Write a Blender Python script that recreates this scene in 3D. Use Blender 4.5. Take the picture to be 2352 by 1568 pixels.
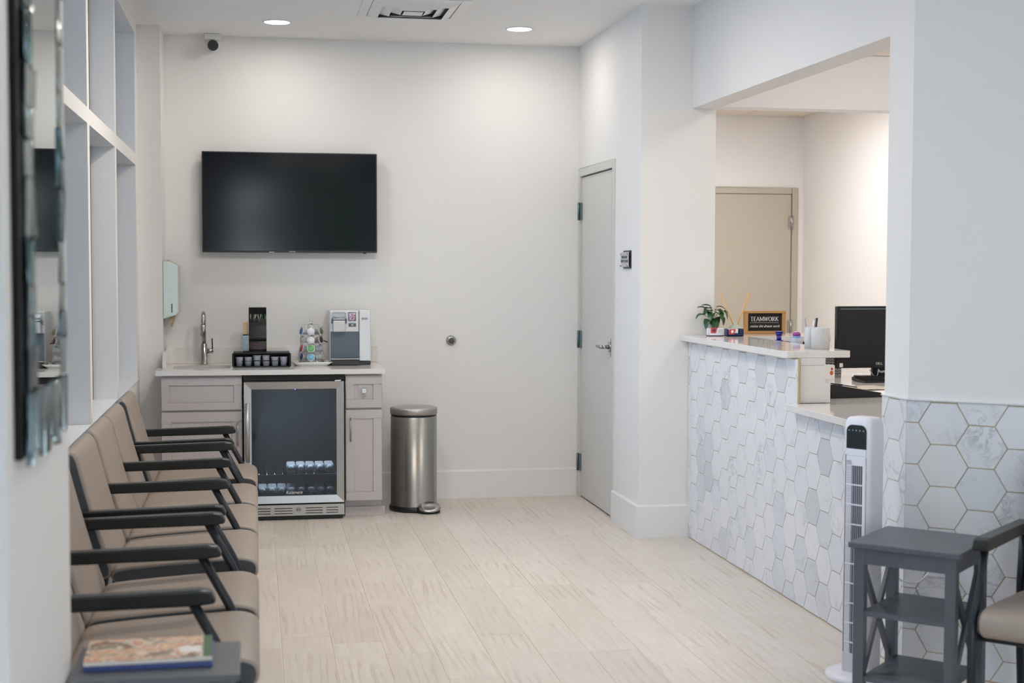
import bpy, bmesh, math, random
from mathutils import Vector, Matrix, noise
R = math.radians
for o in list(bpy.data.objects): bpy.data.objects.remove(o)
S = bpy.context.scene
COL = S.collection

# ---------------------------------------------------------------- camera
cd = bpy.data.cameras.new('camera'); cam = bpy.data.objects.new('camera', cd); COL.objects.link(cam)
YAW, PIT, ROL = 0.17847572, 0.05105531, -0.00241162
fw = Vector((math.sin(YAW)*math.cos(PIT), math.cos(YAW)*math.cos(PIT), -math.sin(PIT)))
rt = Vector((math.cos(YAW), -math.sin(YAW), 0)); dn = fw.cross(rt)
c_, s_ = math.cos(ROL), math.sin(ROL)
rx = c_*rt + s_*dn; ry = -s_*rt + c_*dn
m = Matrix((rx, -ry, -fw)).transposed().to_4x4(); m.translation = (0, 0, 1.52)
cam.matrix_world = m
cd.sensor_width = 36; cd.lens = 3267/2352*36; cd.clip_start = .05
cd.dof.use_dof = True; cd.dof.focus_distance = 7.3; cd.dof.aperture_fstop = 3.2
S.camera = cam
# ---------------------------------------------------------------- world, exposure
w = bpy.data.worlds.new('sky'); S.world = w; w.use_nodes = True
wn = w.node_tree; wn.nodes.clear()
bg = wn.nodes.new('ShaderNodeBackground'); wo = wn.nodes.new('ShaderNodeOutputWorld')
tc = wn.nodes.new('ShaderNodeTexCoord'); sep = wn.nodes.new('ShaderNodeSeparateXYZ'); rmp = wn.nodes.new('ShaderNodeValToRGB')
rmp.color_ramp.elements[0].position = 0.0; rmp.color_ramp.elements[0].color = (.80, .88, .97, 1)
rmp.color_ramp.elements[1].position = .7; rmp.color_ramp.elements[1].color = (.62, .76, .97, 1)
wn.links.new(tc.outputs['Generated'], sep.inputs[0]); wn.links.new(sep.outputs[2], rmp.inputs[0])
wn.links.new(rmp.outputs[0], bg.inputs[0]); wn.links.new(bg.outputs[0], wo.inputs[0])
bg.inputs[1].default_value = 9.0
S.view_settings.view_transform = 'Standard'; S.view_settings.look = 'None'
S.view_settings.gamma = 1; S.view_settings.use_curve_mapping = False
S.view_settings.exposure = 0.65
S.cycles.use_denoising = True
S.cycles.max_bounces = 9; S.cycles.diffuse_bounces = 6; S.cycles.glossy_bounces = 5
S.cycles.transparent_max_bounces = 12; S.cycles.caustics_reflective = False; S.cycles.caustics_refractive = False
S.cycles.sample_clamp_indirect = 4
LAMP = (3.2, 12.5, 5.0, 2.0, 2.0, 2.0)   # W per row from the back wall: seen recessed lamps, then added unseen fill
RECEP = (3.6, 3.6, 18.0)   # W of the reception panels

def area(name, loc, rot, sx, sy, power, color, shape='RECTANGLE', portal=False):
    l = bpy.data.lights.new(name, 'AREA'); l.shape = shape; l.size = sx; l.size_y = sy
    l.energy = power; l.color = color
    o = bpy.data.objects.new(name, l); COL.objects.link(o); o.location = loc; o.rotation_euler = rot
    if portal: l.cycles.is_portal = True
    return o
area('window_daylight_portal', (-.88, 4.0, 1.88), (0, R(-90), 0), 2.2, 10.2, 1, (1, 1, 1), portal=True)
area('window_daylight_portal', (-.88, -.9, 1.88), (0, R(-90), 0), 2.2, 4.2, 1, (1, 1, 1), portal=True)

# ---------------------------------------------------------------- materials
def lin(c):
    return tuple(((v/255)/12.92 if v/255 <= .04045 else ((v/255+.055)/1.055)**2.4) for v in c)
MATS = {}
def nm(name):
    mt = bpy.data.materials.new(name); mt.use_nodes = True; nt = mt.node_tree
    MATS[name] = mt
    return mt, nt, nt.nodes['Principled BSDF']
def mat(name, rgb, rough=.5, metal=0, var=None, bump=None, emit=None, aniso=None, coat=0, spec=.5, stretch=(1, 1, 1)):
    """plain paint/plastic/metal with optional noise colour variation (scale, amount) and bump (scale, strength)"""
    mt, nt, p = nm(name)
    col = (*lin(rgb), 1); p.inputs['Base Color'].default_value = col
    p.inputs['Roughness'].default_value = rough; p.inputs['Metallic'].default_value = metal
    p.inputs['Specular IOR Level'].default_value = spec
    if coat: p.inputs['Coat Weight'].default_value = coat; p.inputs['Coat Roughness'].default_value = .05
    t = nt.nodes.new('ShaderNodeTexCoord'); mp = nt.nodes.new('ShaderNodeMapping'); mp.inputs['Scale'].default_value = stretch
    nt.links.new(t.outputs['Object'], mp.inputs[0])
    v = var or (6, .03)
    n = nt.nodes.new('ShaderNodeTexNoise'); n.inputs['Scale'].default_value = v[0]; n.inputs['Detail'].default_value = 4
    nt.links.new(mp.outputs[0], n.inputs[0])
    mx = nt.nodes.new('ShaderNodeMix'); mx.data_type = 'RGBA'
    mx.inputs['A'].default_value = tuple(max(0, x*(1-v[1])) for x in col[:3])+(1,)
    mx.inputs['B'].default_value = tuple(min(1, x*(1+v[1])) for x in col[:3])+(1,)
    nt.links.new(n.outputs[0], mx.inputs['Factor']); nt.links.new(mx.outputs['Result'], p.inputs['Base Color'])
    if bump:
        b = nt.nodes.new('ShaderNodeBump'); n2 = nt.nodes.new('ShaderNodeTexNoise'); n2.inputs['Scale'].default_value = bump[0]
        b.inputs['Strength'].default_value = bump[1]; b.inputs['Distance'].default_value = .002
        nt.links.new(mp.outputs[0], n2.inputs[0]); nt.links.new(n2.outputs[0], b.inputs['Height']); nt.links.new(b.outputs[0], p.inputs['Normal'])
    if emit: p.inputs['Emission Color'].default_value = (*lin(emit[0]), 1); p.inputs['Emission Strength'].default_value = emit[1]
    if aniso: p.inputs['Anisotropic'].default_value = aniso
    return mt
def glassy(name, tint, mix, rough=.02, gloss=(1, 1, 1)):
    """thin pane: tinted see-through mixed with a mirror-like reflection"""
    mt = bpy.data.materials.new(name); mt.use_nodes = True; nt = mt.node_tree; nt.nodes.clear(); MATS[name] = mt
    tr = nt.nodes.new('ShaderNodeBsdfTransparent'); tr.inputs[0].default_value = (*tint, 1)
    gl = nt.nodes.new('ShaderNodeBsdfGlossy'); gl.inputs[0].default_value = (*gloss, 1); gl.inputs['Roughness'].default_value = rough
    fr = nt.nodes.new('ShaderNodeFresnel'); fr.inputs[0].default_value = 1.5
    ma = nt.nodes.new('ShaderNodeMath'); ma.operation = 'ADD'; ma.inputs[1].default_value = mix; ma.use_clamp = True
    mx = nt.nodes.new('ShaderNodeMixShader'); out = nt.nodes.new('ShaderNodeOutputMaterial')
    nt.links.new(fr.outputs[0], ma.inputs[0]); nt.links.new(ma.outputs[0], mx.inputs[0]); nt.links.new(tr.outputs[0], mx.inputs[1]); nt.links.new(gl.outputs[0], mx.inputs[2])
    nt.links.new(mx.outputs[0], out.inputs[0])
    return mt
def ramp(nt, src, stops):
    r = nt.nodes.new('ShaderNodeValToRGB'); e = r.color_ramp.elements
    while len(e) < len(stops): e.new(.5)
    for i, (p, c) in enumerate(stops): e[i].position = p; e[i].color = (*c, 1)
    nt.links.new(src, r.inputs[0]); return r.outputs[0]
def rnd_coord(nt, scale=(1, 1, 1)):
    t = nt.nodes.new('ShaderNodeTexCoord'); oi = nt.nodes.new('ShaderNodeObjectInfo')
    ml = nt.nodes.new('ShaderNodeMath'); ml.operation = 'MULTIPLY'; ml.inputs[1].default_value = 57
    ad = nt.nodes.new('ShaderNodeVectorMath'); ad.operation = 'ADD'; mp = nt.nodes.new('ShaderNodeMapping'); mp.inputs['Scale'].default_value = scale
    nt.links.new(oi.outputs['Random'], ml.inputs[0]); nt.links.new(t.outputs['Object'], ad.inputs[0]); nt.links.new(ml.outputs[0], ad.inputs[1])
    nt.links.new(ad.outputs[0], mp.inputs[0]); return mp.outputs[0], oi.outputs['Random']
def mixc(nt, fac, a, b, blend='MIX'):
    mx = nt.nodes.new('ShaderNodeMix'); mx.data_type = 'RGBA'; mx.blend_type = blend
    for k, v in (('Factor', fac), ('A', a), ('B', b)):
        if isinstance(v, (int, float)): mx.inputs[k].default_value = v
        elif isinstance(v, tuple): mx.inputs[k].default_value = (*v, 1)
        else: nt.links.new(v, mx.inputs[k])
    return mx.outputs['Result']
def noisen(nt, vec, scale, detail=4, dist=0, rough=.5):
    n = nt.nodes.new('ShaderNodeTexNoise'); n.inputs['Scale'].default_value = scale; n.inputs['Detail'].default_value = detail
    n.inputs['Distortion'].default_value = dist; n.inputs['Roughness'].default_value = rough; nt.links.new(vec, n.inputs[0]); return n.outputs[0]
# wood-look floor plank
def plank_mat():
    mt, nt, p = nm('wood_look_plank')
    v, rnd = rnd_coord(nt, (1, 1, 1))
    mp = nt.nodes.new('ShaderNodeMapping'); mp.inputs['Scale'].default_value = (9.5, .8, 1); nt.links.new(v, mp.inputs[0])
    wv = nt.nodes.new('ShaderNodeTexWave'); wv.wave_type = 'BANDS'; wv.bands_direction = 'X'
    wv.inputs['Scale'].default_value = .8; wv.inputs['Distortion'].default_value = 13; wv.inputs['Detail'].default_value = 4; wv.inputs['Detail Scale'].default_value = 1.0
    nt.links.new(mp.outputs[0], wv.inputs[0])
    g1 = ramp(nt, wv.outputs[0], [(0, (1, 1, 1)), (.80, (.96, .96, .96)), (.95, (0, 0, 0)), (1, (.6, .6, .6))])
    fine = noisen(nt, mp.outputs[0], 5, 8, .4, .65)
    msk = ramp(nt, noisen(nt, v, 3.2, 4), [(.46, (0, 0, 0)), (.62, (1, 1, 1))])
    big = noisen(nt, v, 1.3, 3)
    a, b = lin((220, 212, 204)), lin((209, 200, 190))
    base = mixc(nt, ramp(nt, rnd, [(0, (0, 0, 0)), (1, (1, 1, 1))]), a, b)
    base = mixc(nt, ramp(nt, big, [(.35, (0, 0, 0)), (.7, (.55, .55, .55))]), base, lin((226, 219, 211)))
    base = mixc(nt, ramp(nt, fine, [(.35, (.42, .42, .42)), (.62, (0, 0, 0))]), base, lin((198, 185, 171)))
    inv = nt.nodes.new('ShaderNodeInvert'); nt.links.new(g1, inv.inputs['Color'])
    gm = nt.nodes.new('ShaderNodeMath'); gm.operation = 'MULTIPLY'
    bw = nt.nodes.new('ShaderNodeRGBToBW'); bw2 = nt.nodes.new('ShaderNodeRGBToBW'); nt.links.new(inv.outputs[0], bw.inputs[0]); nt.links.new(msk, bw2.inputs[0])
    nt.links.new(bw.outputs[0], gm.inputs[0]); nt.links.new(bw2.outputs[0], gm.inputs[1])
    gm2 = nt.nodes.new('ShaderNodeMath'); gm2.operation = 'MULTIPLY'; gm2.inputs[1].default_value = .5; nt.links.new(gm.outputs[0], gm2.inputs[0])
    base = mixc(nt, gm2.outputs[0], base, lin((172, 158, 143)))
    mk = nt.nodes.new('ShaderNodeMapping'); mk.inputs['Scale'].default_value = (4.2, 1.35, 1); nt.links.new(v, mk.inputs[0])
    vo = nt.nodes.new('ShaderNodeTexVoronoi'); vo.inputs['Scale'].default_value = 1; nt.links.new(mk.outputs[0], vo.inputs[0])
    knot = ramp(nt, vo.outputs['Distance'], [(.02, (.6, .6, .6)), (.075, (0, 0, 0))])
    base = mixc(nt, knot, base, lin((150, 137, 124)))
    nt.links.new(base, p.inputs['Base Color']); p.inputs['Roughness'].default_value = .42; p.inputs['Specular IOR Level'].default_value = .35
    return mt
def marble_mat(name, base_rgb=(222, 222, 223), vein=(150, 152, 158), gold=False):
    mt, nt, p = nm(name)
    v, rnd = rnd_coord(nt, (1, 1, 1))
    n1 = noisen(nt, v, 9, 6, 1.2, .6)
    vein_f = ramp(nt, n1, [(.46, (0, 0, 0)), (.505, (.6, .6, .6)), (.55, (0, 0, 0))])
    m2 = ramp(nt, noisen(nt, v, 5, 3), [(.50, (0, 0, 0)), (.68, (1, 1, 1))])
    bw = nt.nodes.new('ShaderNodeRGBToBW'); bw2 = nt.nodes.new('ShaderNodeRGBToBW'); nt.links.new(vein_f, bw.inputs[0]); nt.links.new(m2, bw2.inputs[0])
    mu = nt.nodes.new('ShaderNodeMath'); mu.operation = 'MULTIPLY'; nt.links.new(bw.outputs[0], mu.inputs[0]); nt.links.new(bw2.outputs[0], mu.inputs[1])
    cl = ramp(nt, rnd, [(0, lin(base_rgb)), (.6, lin((220, 220, 221))), (.86, lin((214, 216, 219))), (.95, lin((206, 208, 211))), (1, lin((198, 201, 203)))])
    cl = mixc(nt, ramp(nt, noisen(nt, v, 7, 5, .8), [(.5, (0, 0, 0)), (.8, (.4, .4, .4))]), cl, lin((200, 202, 206)))
    cl = mixc(nt, mu.outputs[0], cl, lin(vein))
    nt.links.new(cl, p.inputs['Base Color']); p.inputs['Roughness'].default_value = .3
    return mt
def quartz_mat(name, rgb=(222, 218, 214), rough=.08):
    mt, nt, p = nm(name)
    t = nt.nodes.new('ShaderNodeTexCoord')
    f = ramp(nt, noisen(nt, t.outputs['Object'], 380, 2), [(.30, lin((192, 188, 184))), (.40, lin(rgb))])
    nt.links.new(f, p.inputs['Base Color']); p.inputs['Roughness'].default_value = rough
    return mt
def steel_mat(name, rgb=(176, 174, 172), rough=.3, stretch=(1, 1, 120), scale=6):
    mt, nt, p = nm(name)
    t = nt.nodes.new('ShaderNodeTexCoord'); mp = nt.nodes.new('ShaderNodeMapping'); mp.inputs['Scale'].default_value = stretch; nt.links.new(t.outputs['Object'], mp.inputs[0])
    n = noisen(nt, mp.outputs[0], scale, 3)
    c = lin(rgb)
    nt.links.new(ramp(nt, n, [(.3, tuple(x*.88 for x in c)), (.7, tuple(min(1, x*1.06) for x in c))]), p.inputs['Base Color'])
    p.inputs['Metallic'].default_value = 1; p.inputs['Roughness'].default_value = rough; p.inputs['Anisotropic'].default_value = .5
    return mt
def print_mat(name, stops, scale=14, rough=.35):
    """colourful printed paper: blotches of ink"""
    mt, nt, p = nm(name)
    t = nt.nodes.new('ShaderNodeTexCoord')
    nt.links.new(ramp(nt, noisen(nt, t.outputs['Object'], scale, 4, .6, .6), stops), p.inputs['Base Color']); p.inputs['Roughness'].default_value = rough
    return mt
M = MATS
mat('wall_paint', (227, 225, 222), .6, bump=(420, .12), var=(2, .01))
mat('ceiling_paint', (238, 237, 235), .8, var=(2, .01))
mat('trim_paint', (226, 225, 223), .35, var=(2, .01))
mat('reception_paint', (230, 229, 229), .6, bump=(420, .12), var=(2, .01))
mat('door_paint', (204, 202, 196), .45, var=(3, .01), bump=(300, .06))
mat('beige_door_paint', (184, 177, 163), .45, var=(3, .01))
mat('grout', (190, 168, 132), .8, var=(80, .08))
mat('floor_grout', (226, 219, 208), .9, var=(80, .04))
mat('cabinet_paint', (184, 177, 176), .42, var=(3, .015))
mat('dark_gap', (22, 22, 23), .8)
mat('black_plastic', (17, 17, 18), .38, var=(20, .1))
mat('black_metal', (20, 22, 22), .45, metal=.2, var=(20, .1))
mat('soft_black', (28, 28, 29), .7)
mat('chair_frame_metal', (43, 47, 52), .42, metal=.35, var=(30, .08))
mat('arm_plastic', (21, 24, 24), .30, var=(40, .1), bump=(200, .15))
mat('taupe_vinyl', (154, 141, 130), .5, var=(25, .04), bump=(240, .25))
mat('charcoal_vinyl', (68, 70, 74), .55, var=(25, .06), bump=(240, .2))
mat('table_paint', (84, 88, 95), .38, var=(12, .04))
mat('white_plastic', (228, 227, 234), .32, var=(8, .01))
mat('grey_plastic', (158, 158, 166), .45, var=(8, .03))
mat('white_ceramic', (232, 232, 230), .15)
mat('silver_plastic', (206, 204, 202), .28, metal=.15, var=(8, .02))
mat('slate_plastic', (84, 93, 104), .4, var=(8, .02))
mat('paper', (232, 230, 226), .7)
mat('tan_paper', (186, 158, 122), .8)
mat('light_disc', (255, 252, 246), .4, emit=((255, 250, 242), 5.0))
mat('led_blue', (120, 130, 255), .4, emit=((110, 110, 255), 3.0))
mat('led_white', (150, 180, 180), .4, emit=((150, 190, 190), .12))
mat('chrome', (205, 205, 206), .09, metal=1)
mat('nickel', (172, 170, 167), .22, metal=1)
mat('hinge_metal', (112, 122, 126), .35, metal=.8)
steel_mat('brushed_steel', (188, 185, 182), .40, (120, 1, 1))
steel_mat('can_steel', (168, 165, 160), .24, (1, 1, 100))
steel_mat('dispenser_steel', (214, 217, 210), .38, (90, 1, 1))
mat('bamboo', (206, 170, 128), .6, var=(40, .12), stretch=(1, 1, .1))
mat('reed', (226, 178, 112), .6, var=(60, .1))
mat('frame_wood', (178, 136, 82), .55, var=(14, .18), stretch=(1, 8, 8))
mat('chalk_black', (22, 22, 22), .75)
mat('chalk_white', (228, 228, 224), .8)
mat('leaf_green', (36, 78, 42), .35, var=(40, .35))
mat('stem_green', (92, 118, 66), .6)
mat('navy_plastic', (30, 44, 88), .3)
mat('royal_blue', (34, 38, 140), .3)
mat('light_blue_plastic', (120, 150, 205), .3)
mat('purple_plastic', (148, 60, 140), .3)
mat('red_print', (190, 60, 66), .5, var=(60, .1))
mat('concrete', (202, 201, 198), .8, var=(60, .06), bump=(200, .3))
mat('screen_glass', (3, 7, 14), .12, spec=.25)
mat('screen_black', (13, 14, 15), .5)
mat('brass_strip', (170, 165, 130), .35, metal=.8)
mat('pavement', (196, 194, 190), .9, var=(3, .1))
mat('hedge_green', (60, 86, 58), .9, var=(5, .4))
mat('building_pale', (196, 198, 200), .9, var=(1, .04))
mat('ink_grey', (70, 70, 72), .8)
mat('cup_paper', (186, 187, 196), .6)
mat('green_straw', (70, 120, 84), .4)
mat('pink_packet', (168, 96, 128), .6, var=(60, .2))
mat('lilac_packet', (150, 130, 176), .6, var=(60, .2))
mat('bottle_plastic', (206, 208, 212), .25, var=(30, .05), spec=.8)
mat('bottle_cap', (226, 232, 242), .3)
mat('mirror_black', (3, 4, 4), .5, spec=.2)
mat('mirror_shade', (66, 80, 84), .15, metal=.8, var=(60, .5), bump=(30, 1.0), stretch=(1, 3, .6))
mat('mirror_edge', (118, 126, 124), .10, metal=.85, var=(45, .55), bump=(26, 1.0), stretch=(1, 3, .6))
mat('mirror_silver', (190, 198, 194), .015, metal=1)
mat('magazine_blue', (58, 72, 128), .4, var=(40, .3))
mat('magazine_green', (42, 94, 62), .4)
mat('page_white', (222, 216, 206), .7)
mat('plug_cord', (216, 218, 222), .4)
mat('pale_frost', (186, 192, 176), .3, var=(20, .1))
mat('plenum_grey', (92, 94, 98), .8)
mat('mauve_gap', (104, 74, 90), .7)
mat('liner_grey', (36, 38, 40), .6)
mat('planter', (206, 202, 192), .5)
mat('orange_print', (206, 96, 48), .5)
mat('tile_ceiling', (226, 216, 202), .9, var=(80, .03))
mat('panel_light', (255, 240, 222), .5, emit=((255, 236, 214), 3))
mat('sign_silver', (186, 187, 189), .35, metal=.3)
mat('sink_steel', (196, 194, 192), .3, metal=.3)
mat('pod_white', (222, 222, 224), .35)
for n_, rgb in (('pod_blue', (70, 110, 150)), ('pod_olive', (112, 112, 60)), ('pod_brown', (84, 52, 50)), ('pod_green', (110, 180, 110)), ('pod_red', (190, 60, 80)), ('pod_navy', (50, 66, 120)), ('pod_sky', (120, 184, 214)), ('pod_yellow', (230, 190, 80))):
    mat(n_, rgb, .4, var=(90, .35))
print_mat('magazine_cover', [(.30, lin((92, 84, 62))), (.38, lin((236, 210, 178))), (.46, lin((196, 130, 88))), (.52, lin((238, 222, 204))), (.58, lin((112, 112, 88))), (.66, lin((176, 96, 66))), (.75, lin((240, 228, 214)))], 16)
print_mat('screen_picture', [(.36, lin((70, 60, 120))), (.45, lin((120, 120, 190))), (.52, lin((225, 225, 235))), (.6, lin((190, 90, 60))), (.7, lin((90, 80, 140)))], 60)
print_mat('faint_paper_print', [(.4, lin((226, 222, 216))), (.6, lin((214, 196, 160))), (.7, lin((228, 224, 220)))], 20)
plank_mat(); marble_mat('marble'); quartz_mat('quartz')
glassy('window_glass', (.36, .415, .465), .0)
glassy('tinted_glass', (.96, .97, .97), .0)
glassy('cooler_glass', (.50, .55, .60), .0, .08, (.72, .76, .82))
glassy('clear_plastic', (.93, .94, .95), .03, .1)
glassy('smoke_plastic', (.55, .55, .55), .01, .1)
glassy('frost_glass', (.66, .72, .66), .05, .2)
mat('cup_clear', (224, 226, 232), .25)
MATS['cup_clear'].node_tree.nodes['Principled BSDF'].inputs['Alpha'].default_value = .45

# ---------------------------------------------------------------- mesh helpers
class B:
    def __init__(s): s.v = []; s.f = []; s.sm = []
    def add(s, vs, fs, smooth=False, mtx=None):
        k = len(s.v)
        s.v += [(mtx @ Vector(p)) if mtx else Vector(p) for p in vs]
        s.f += [tuple(i+k for i in f) for f in fs]; s.sm += [smooth]*len(fs); return s
    def box(s, x0, x1, y0, y1, z0, z1, mtx=None):
        vs = [(x, y, z) for z in (z0, z1) for y in (y0, y1) for x in (x0, x1)]
        return s.add(vs, [(0, 2, 3, 1), (4, 5, 7, 6), (0, 1, 5, 4), (2, 6, 7, 3), (0, 4, 6, 2), (1, 3, 7, 5)], mtx=mtx)
    def cyl(s, p0, p1, r0, n=16, r1=None, cap=True, smooth=True):
        p0, p1 = Vector(p0), Vector(p1); r1 = r0 if r1 is None else r1
        q = (p1-p0).to_track_quat('Z', 'Y'); vs = []
        for p, r in ((p0, r0), (p1, r1)):
            for i in range(n):
                a = 2*math.pi*i/n; vs.append(p + q @ Vector((r*math.cos(a), r*math.sin(a), 0)))
        fs = [(i, (i+1) % n, n+(i+1) % n, n+i) for i in range(n)]
        s.add(vs, fs, smooth)
        if cap: s.add(vs[:n], [tuple(range(n-1, -1, -1))]); s.add(vs[n:], [tuple(range(n))])
        return s
    def tube(s, pts, r, n=8, closed=False):
        pts = [Vector(p) for p in pts]; k = len(pts); vs = []
        q = tg = None
        for i, p in enumerate(pts):
            a = pts[(i-1) % k] if (i or closed) else p; b = pts[(i+1) % k] if (i < k-1 or closed) else p
            d = (b-a).normalized()
            q = d.to_track_quat('Z', 'Y') if q is None else tg.rotation_difference(d) @ q
            tg = d
            rr = r[i] if isinstance(r, (list, tuple)) else r
            vs += [p + q @ Vector((rr*math.cos(2*math.pi*j/n), rr*math.sin(2*math.pi*j/n), 0)) for j in range(n)]
        fs = [(i*n+j, i*n+(j+1) % n, ((i+1) % k)*n+(j+1) % n, ((i+1) % k)*n+j) for i in range(k if closed else k-1) for j in range(n)]
        if not closed: fs += [tuple(range(n-1, -1, -1)), tuple((k-1)*n+j for j in range(n))]
        return s.add(vs, fs, True)
    def lathe(s, prof, c=(0, 0, 0), n=24, smooth=True, mtx=None, cap=True):
        c = Vector(c); vs = [c+Vector((r*math.cos(2*math.pi*j/n), r*math.sin(2*math.pi*j/n), z)) for r, z in prof for j in range(n)]
        fs = [(i*n+j, i*n+(j+1) % n, (i+1)*n+(j+1) % n, (i+1)*n+j) for i in range(len(prof)-1) for j in range(n)]
        if cap: fs += [tuple(range(n-1, -1, -1)), tuple((len(prof)-1)*n+j for j in range(n))]
        return s.add(vs, fs, smooth, mtx)
    def prism(s, poly, ax, a, b, mtx=None, smooth=False):
        """poly = 2D outline in the two other axes (order x,y,z without ax), swept along ax from a to b"""
        def P(u, v, t): return [(t, u, v), (u, t, v), (u, v, t)][ax]
        n = len(poly); vs = [P(u, v, t) for t in (a, b) for u, v in poly]
        s.add(vs, [tuple(range(n)), tuple(range(2*n-1, n-1, -1))], False, mtx)
        s.add(vs, [(i, n+i, n+(i+1) % n, (i+1) % n) for i in range(n)], smooth, mtx); return s
    def sphere(s, c, r, n=16, m_=10, sc=(1, 1, 1)):
        prof = [(max(1e-4, math.sin(math.pi*i/m_))*r, -math.cos(math.pi*i/m_)*r) for i in range(m_+1)]
        return s.lathe(prof, (0, 0, 0), n, True, Matrix.Translation(c) @ Matrix.Diagonal((*sc, 1)))
    def build(s, name, mt, parent=None, bevel=0, seg=2, loc=None, rot=None, subsurf=0):
        me = bpy.data.meshes.new(name); me.from_pydata([tuple(v) for v in s.v], [], s.f)
        for p, q in zip(me.polygons, s.sm): p.use_smooth = q
        bm = bmesh.new(); bm.from_mesh(me)
        bmesh.ops.remove_doubles(bm, verts=bm.verts, dist=1e-6)
        bmesh.ops.recalc_face_normals(bm, faces=bm.faces); bm.to_mesh(me); bm.free()
        me.materials.append(M[mt]); o = bpy.data.objects.new(name, me); COL.objects.link(o)
        if parent: o.parent = parent
        if loc: o.location = loc
        if rot: o.rotation_euler = rot
        if bevel:
            md = o.modifiers.new('bevel', 'BEVEL'); md.width = bevel; md.segments = seg; md.limit_method = 'ANGLE'; md.angle_limit = R(40); md.harden_normals = False
        return o
def tag(o, label=None, cat=None, group=None, kind=None):
    if label: o['label'] = label
    if cat: o['category'] = cat
    if group: o['group'] = group
    if kind: o['kind'] = kind
    return o
def thing(name, label, cat, loc=(0, 0, 0), rz=0, group=None):
    o = bpy.data.objects.new(name, None); COL.objects.link(o); o.location = loc; o.rotation_euler = (0, 0, rz)
    o.empty_display_size = .05
    return tag(o, label, cat, group)
def struct(b, name, mt, **k):
    return tag(b.build(name, mt, **k), kind='structure')
def copy_tree(o, parent=None):
    c = o.copy(); COL.objects.link(c); c.parent = parent
    for ch in list(o.children): copy_tree(ch, c)
    return c
def text(body, name, size, mt, parent, loc, rot, extrude=.0004, shear=0, sx=1, align='CENTER'):
    cu = bpy.data.curves.new('tmp_text', 'FONT'); cu.body = body; cu.size = size; cu.extrude = extrude; cu.align_x = align; cu.align_y = 'CENTER'; cu.shear = shear
    t = bpy.data.objects.new('tmp_text', cu); COL.objects.link(t)
    dg = bpy.context.evaluated_depsgraph_get(); me = bpy.data.meshes.new_from_object(t.evaluated_get(dg)); bpy.data.objects.remove(t)
    me.materials.clear(); me.materials.append(M[mt]); me.name = name
    o = bpy.data.objects.new(name, me); COL.objects.link(o); o.parent = parent; o.location = loc; o.rotation_euler = rot; o.scale = (sx, 1, 1)
    return o
def rrect(w, h, r, n=5, cx=0, cy=0):
    pts = []
    for sx, sy, a0 in ((1, 1, 0), (-1, 1, 90), (-1, -1, 180), (1, -1, 270)):
        for i in range(n+1):
            a = R(a0+90*i/n); pts.append((cx+sx*(w/2-r)+r*math.cos(a), cy+sy*(h/2-r)+r*math.sin(a)))
    return pts
random.seed(7)

# ================================================================ SETTING
CEIL = 2.99
YB = 9.295            # back wall
XR = 2.125            # door wall
XT = 2.41             # face of the marble tiles
YC = 7.735            # column front / far jamb of the reception opening
Y0 = -3.0             # wall behind the camera
ANG = R(50)
PX, PY = 2.41, 4.99   # corner where the tiled wall turns
AD = Vector((math.sin(ANG), -math.cos(ANG), 0)); AN = Vector((math.cos(ANG), math.sin(ANG), 0))

floor = struct(B().box(-.83, 5.2, Y0-.2, 11.2, -.06, -.0025), 'floor', 'floor_grout')
ends = {0: [7.009, 5.86], 1: [6.635, 5.742], 2: [6.841, 5.44+.1], 3: [7.246, 6.357], 4: [6.644, 5.765]}
pl = {}
def plank(x0, x1, y0, y1):
    key = (round(x1-x0, 3), round(y1-y0, 3))
    if key not in pl:
        w2, l2 = (x1-x0)/2-.0011, (y1-y0)/2-.0011
        b = B(); e = .0012
        b.add([(-w2, -l2, -.004), (w2, -l2, -.004), (w2, l2, -.004), (-w2, l2, -.004), (-w2, -l2, -e), (w2, -l2, -e), (w2, l2, -e), (-w2, l2, -e),
               (-w2+e, -l2+e, 0), (w2-e, -l2+e, 0), (w2-e, l2-e, 0), (-w2+e, l2-e, 0)],
              [(0, 1, 5, 4), (1, 2, 6, 5), (2, 3, 7, 6), (3, 0, 4, 7), (4, 5, 9, 8), (5, 6, 10, 9), (6, 7, 11, 10), (7, 4, 8, 11), (8, 9, 10, 11)])
        o = b.build('plank', 'wood_look_plank', floor); pl[key] = o.data
    else:
        o = bpy.data.objects.new('plank', pl[key]); COL.objects.link(o); o.parent = floor
    o.location = ((x0+x1)/2, (y0+y1)/2, 0)
for k in range(-4, 13):
    x0 = .0938+.2006*k; x1 = x0+.2006
    y1 = 9.295 if k < 12 else 7.7
    ymin = 2.2
    if k in ends:
        ys = [y1, ends[k][0]+1.2] if ends[k][0]+1.2 < y1-.1 else [y1]
        ys += ends[k]
    else:
        ys = [y1, y1-random.choice((.25, .45, .6, .8, 1.0, 1.2))]
    while ys[-1] > ymin: ys.append(ys[-1]-(1.2 if ys[-1] > 0 else 1.2))
    if x0 < -.7: continue
    for a, c in zip(ys[:-1], ys[1:]): plank(x0, x1, c, a)
struct(B().box(-.83, 5.2, Y0-.2, 5.05, CEIL, CEIL+.12).box(-.83, 2.56, 5, 9.42, CEIL, CEIL+.12), 'ceiling', 'ceiling_paint')

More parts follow.
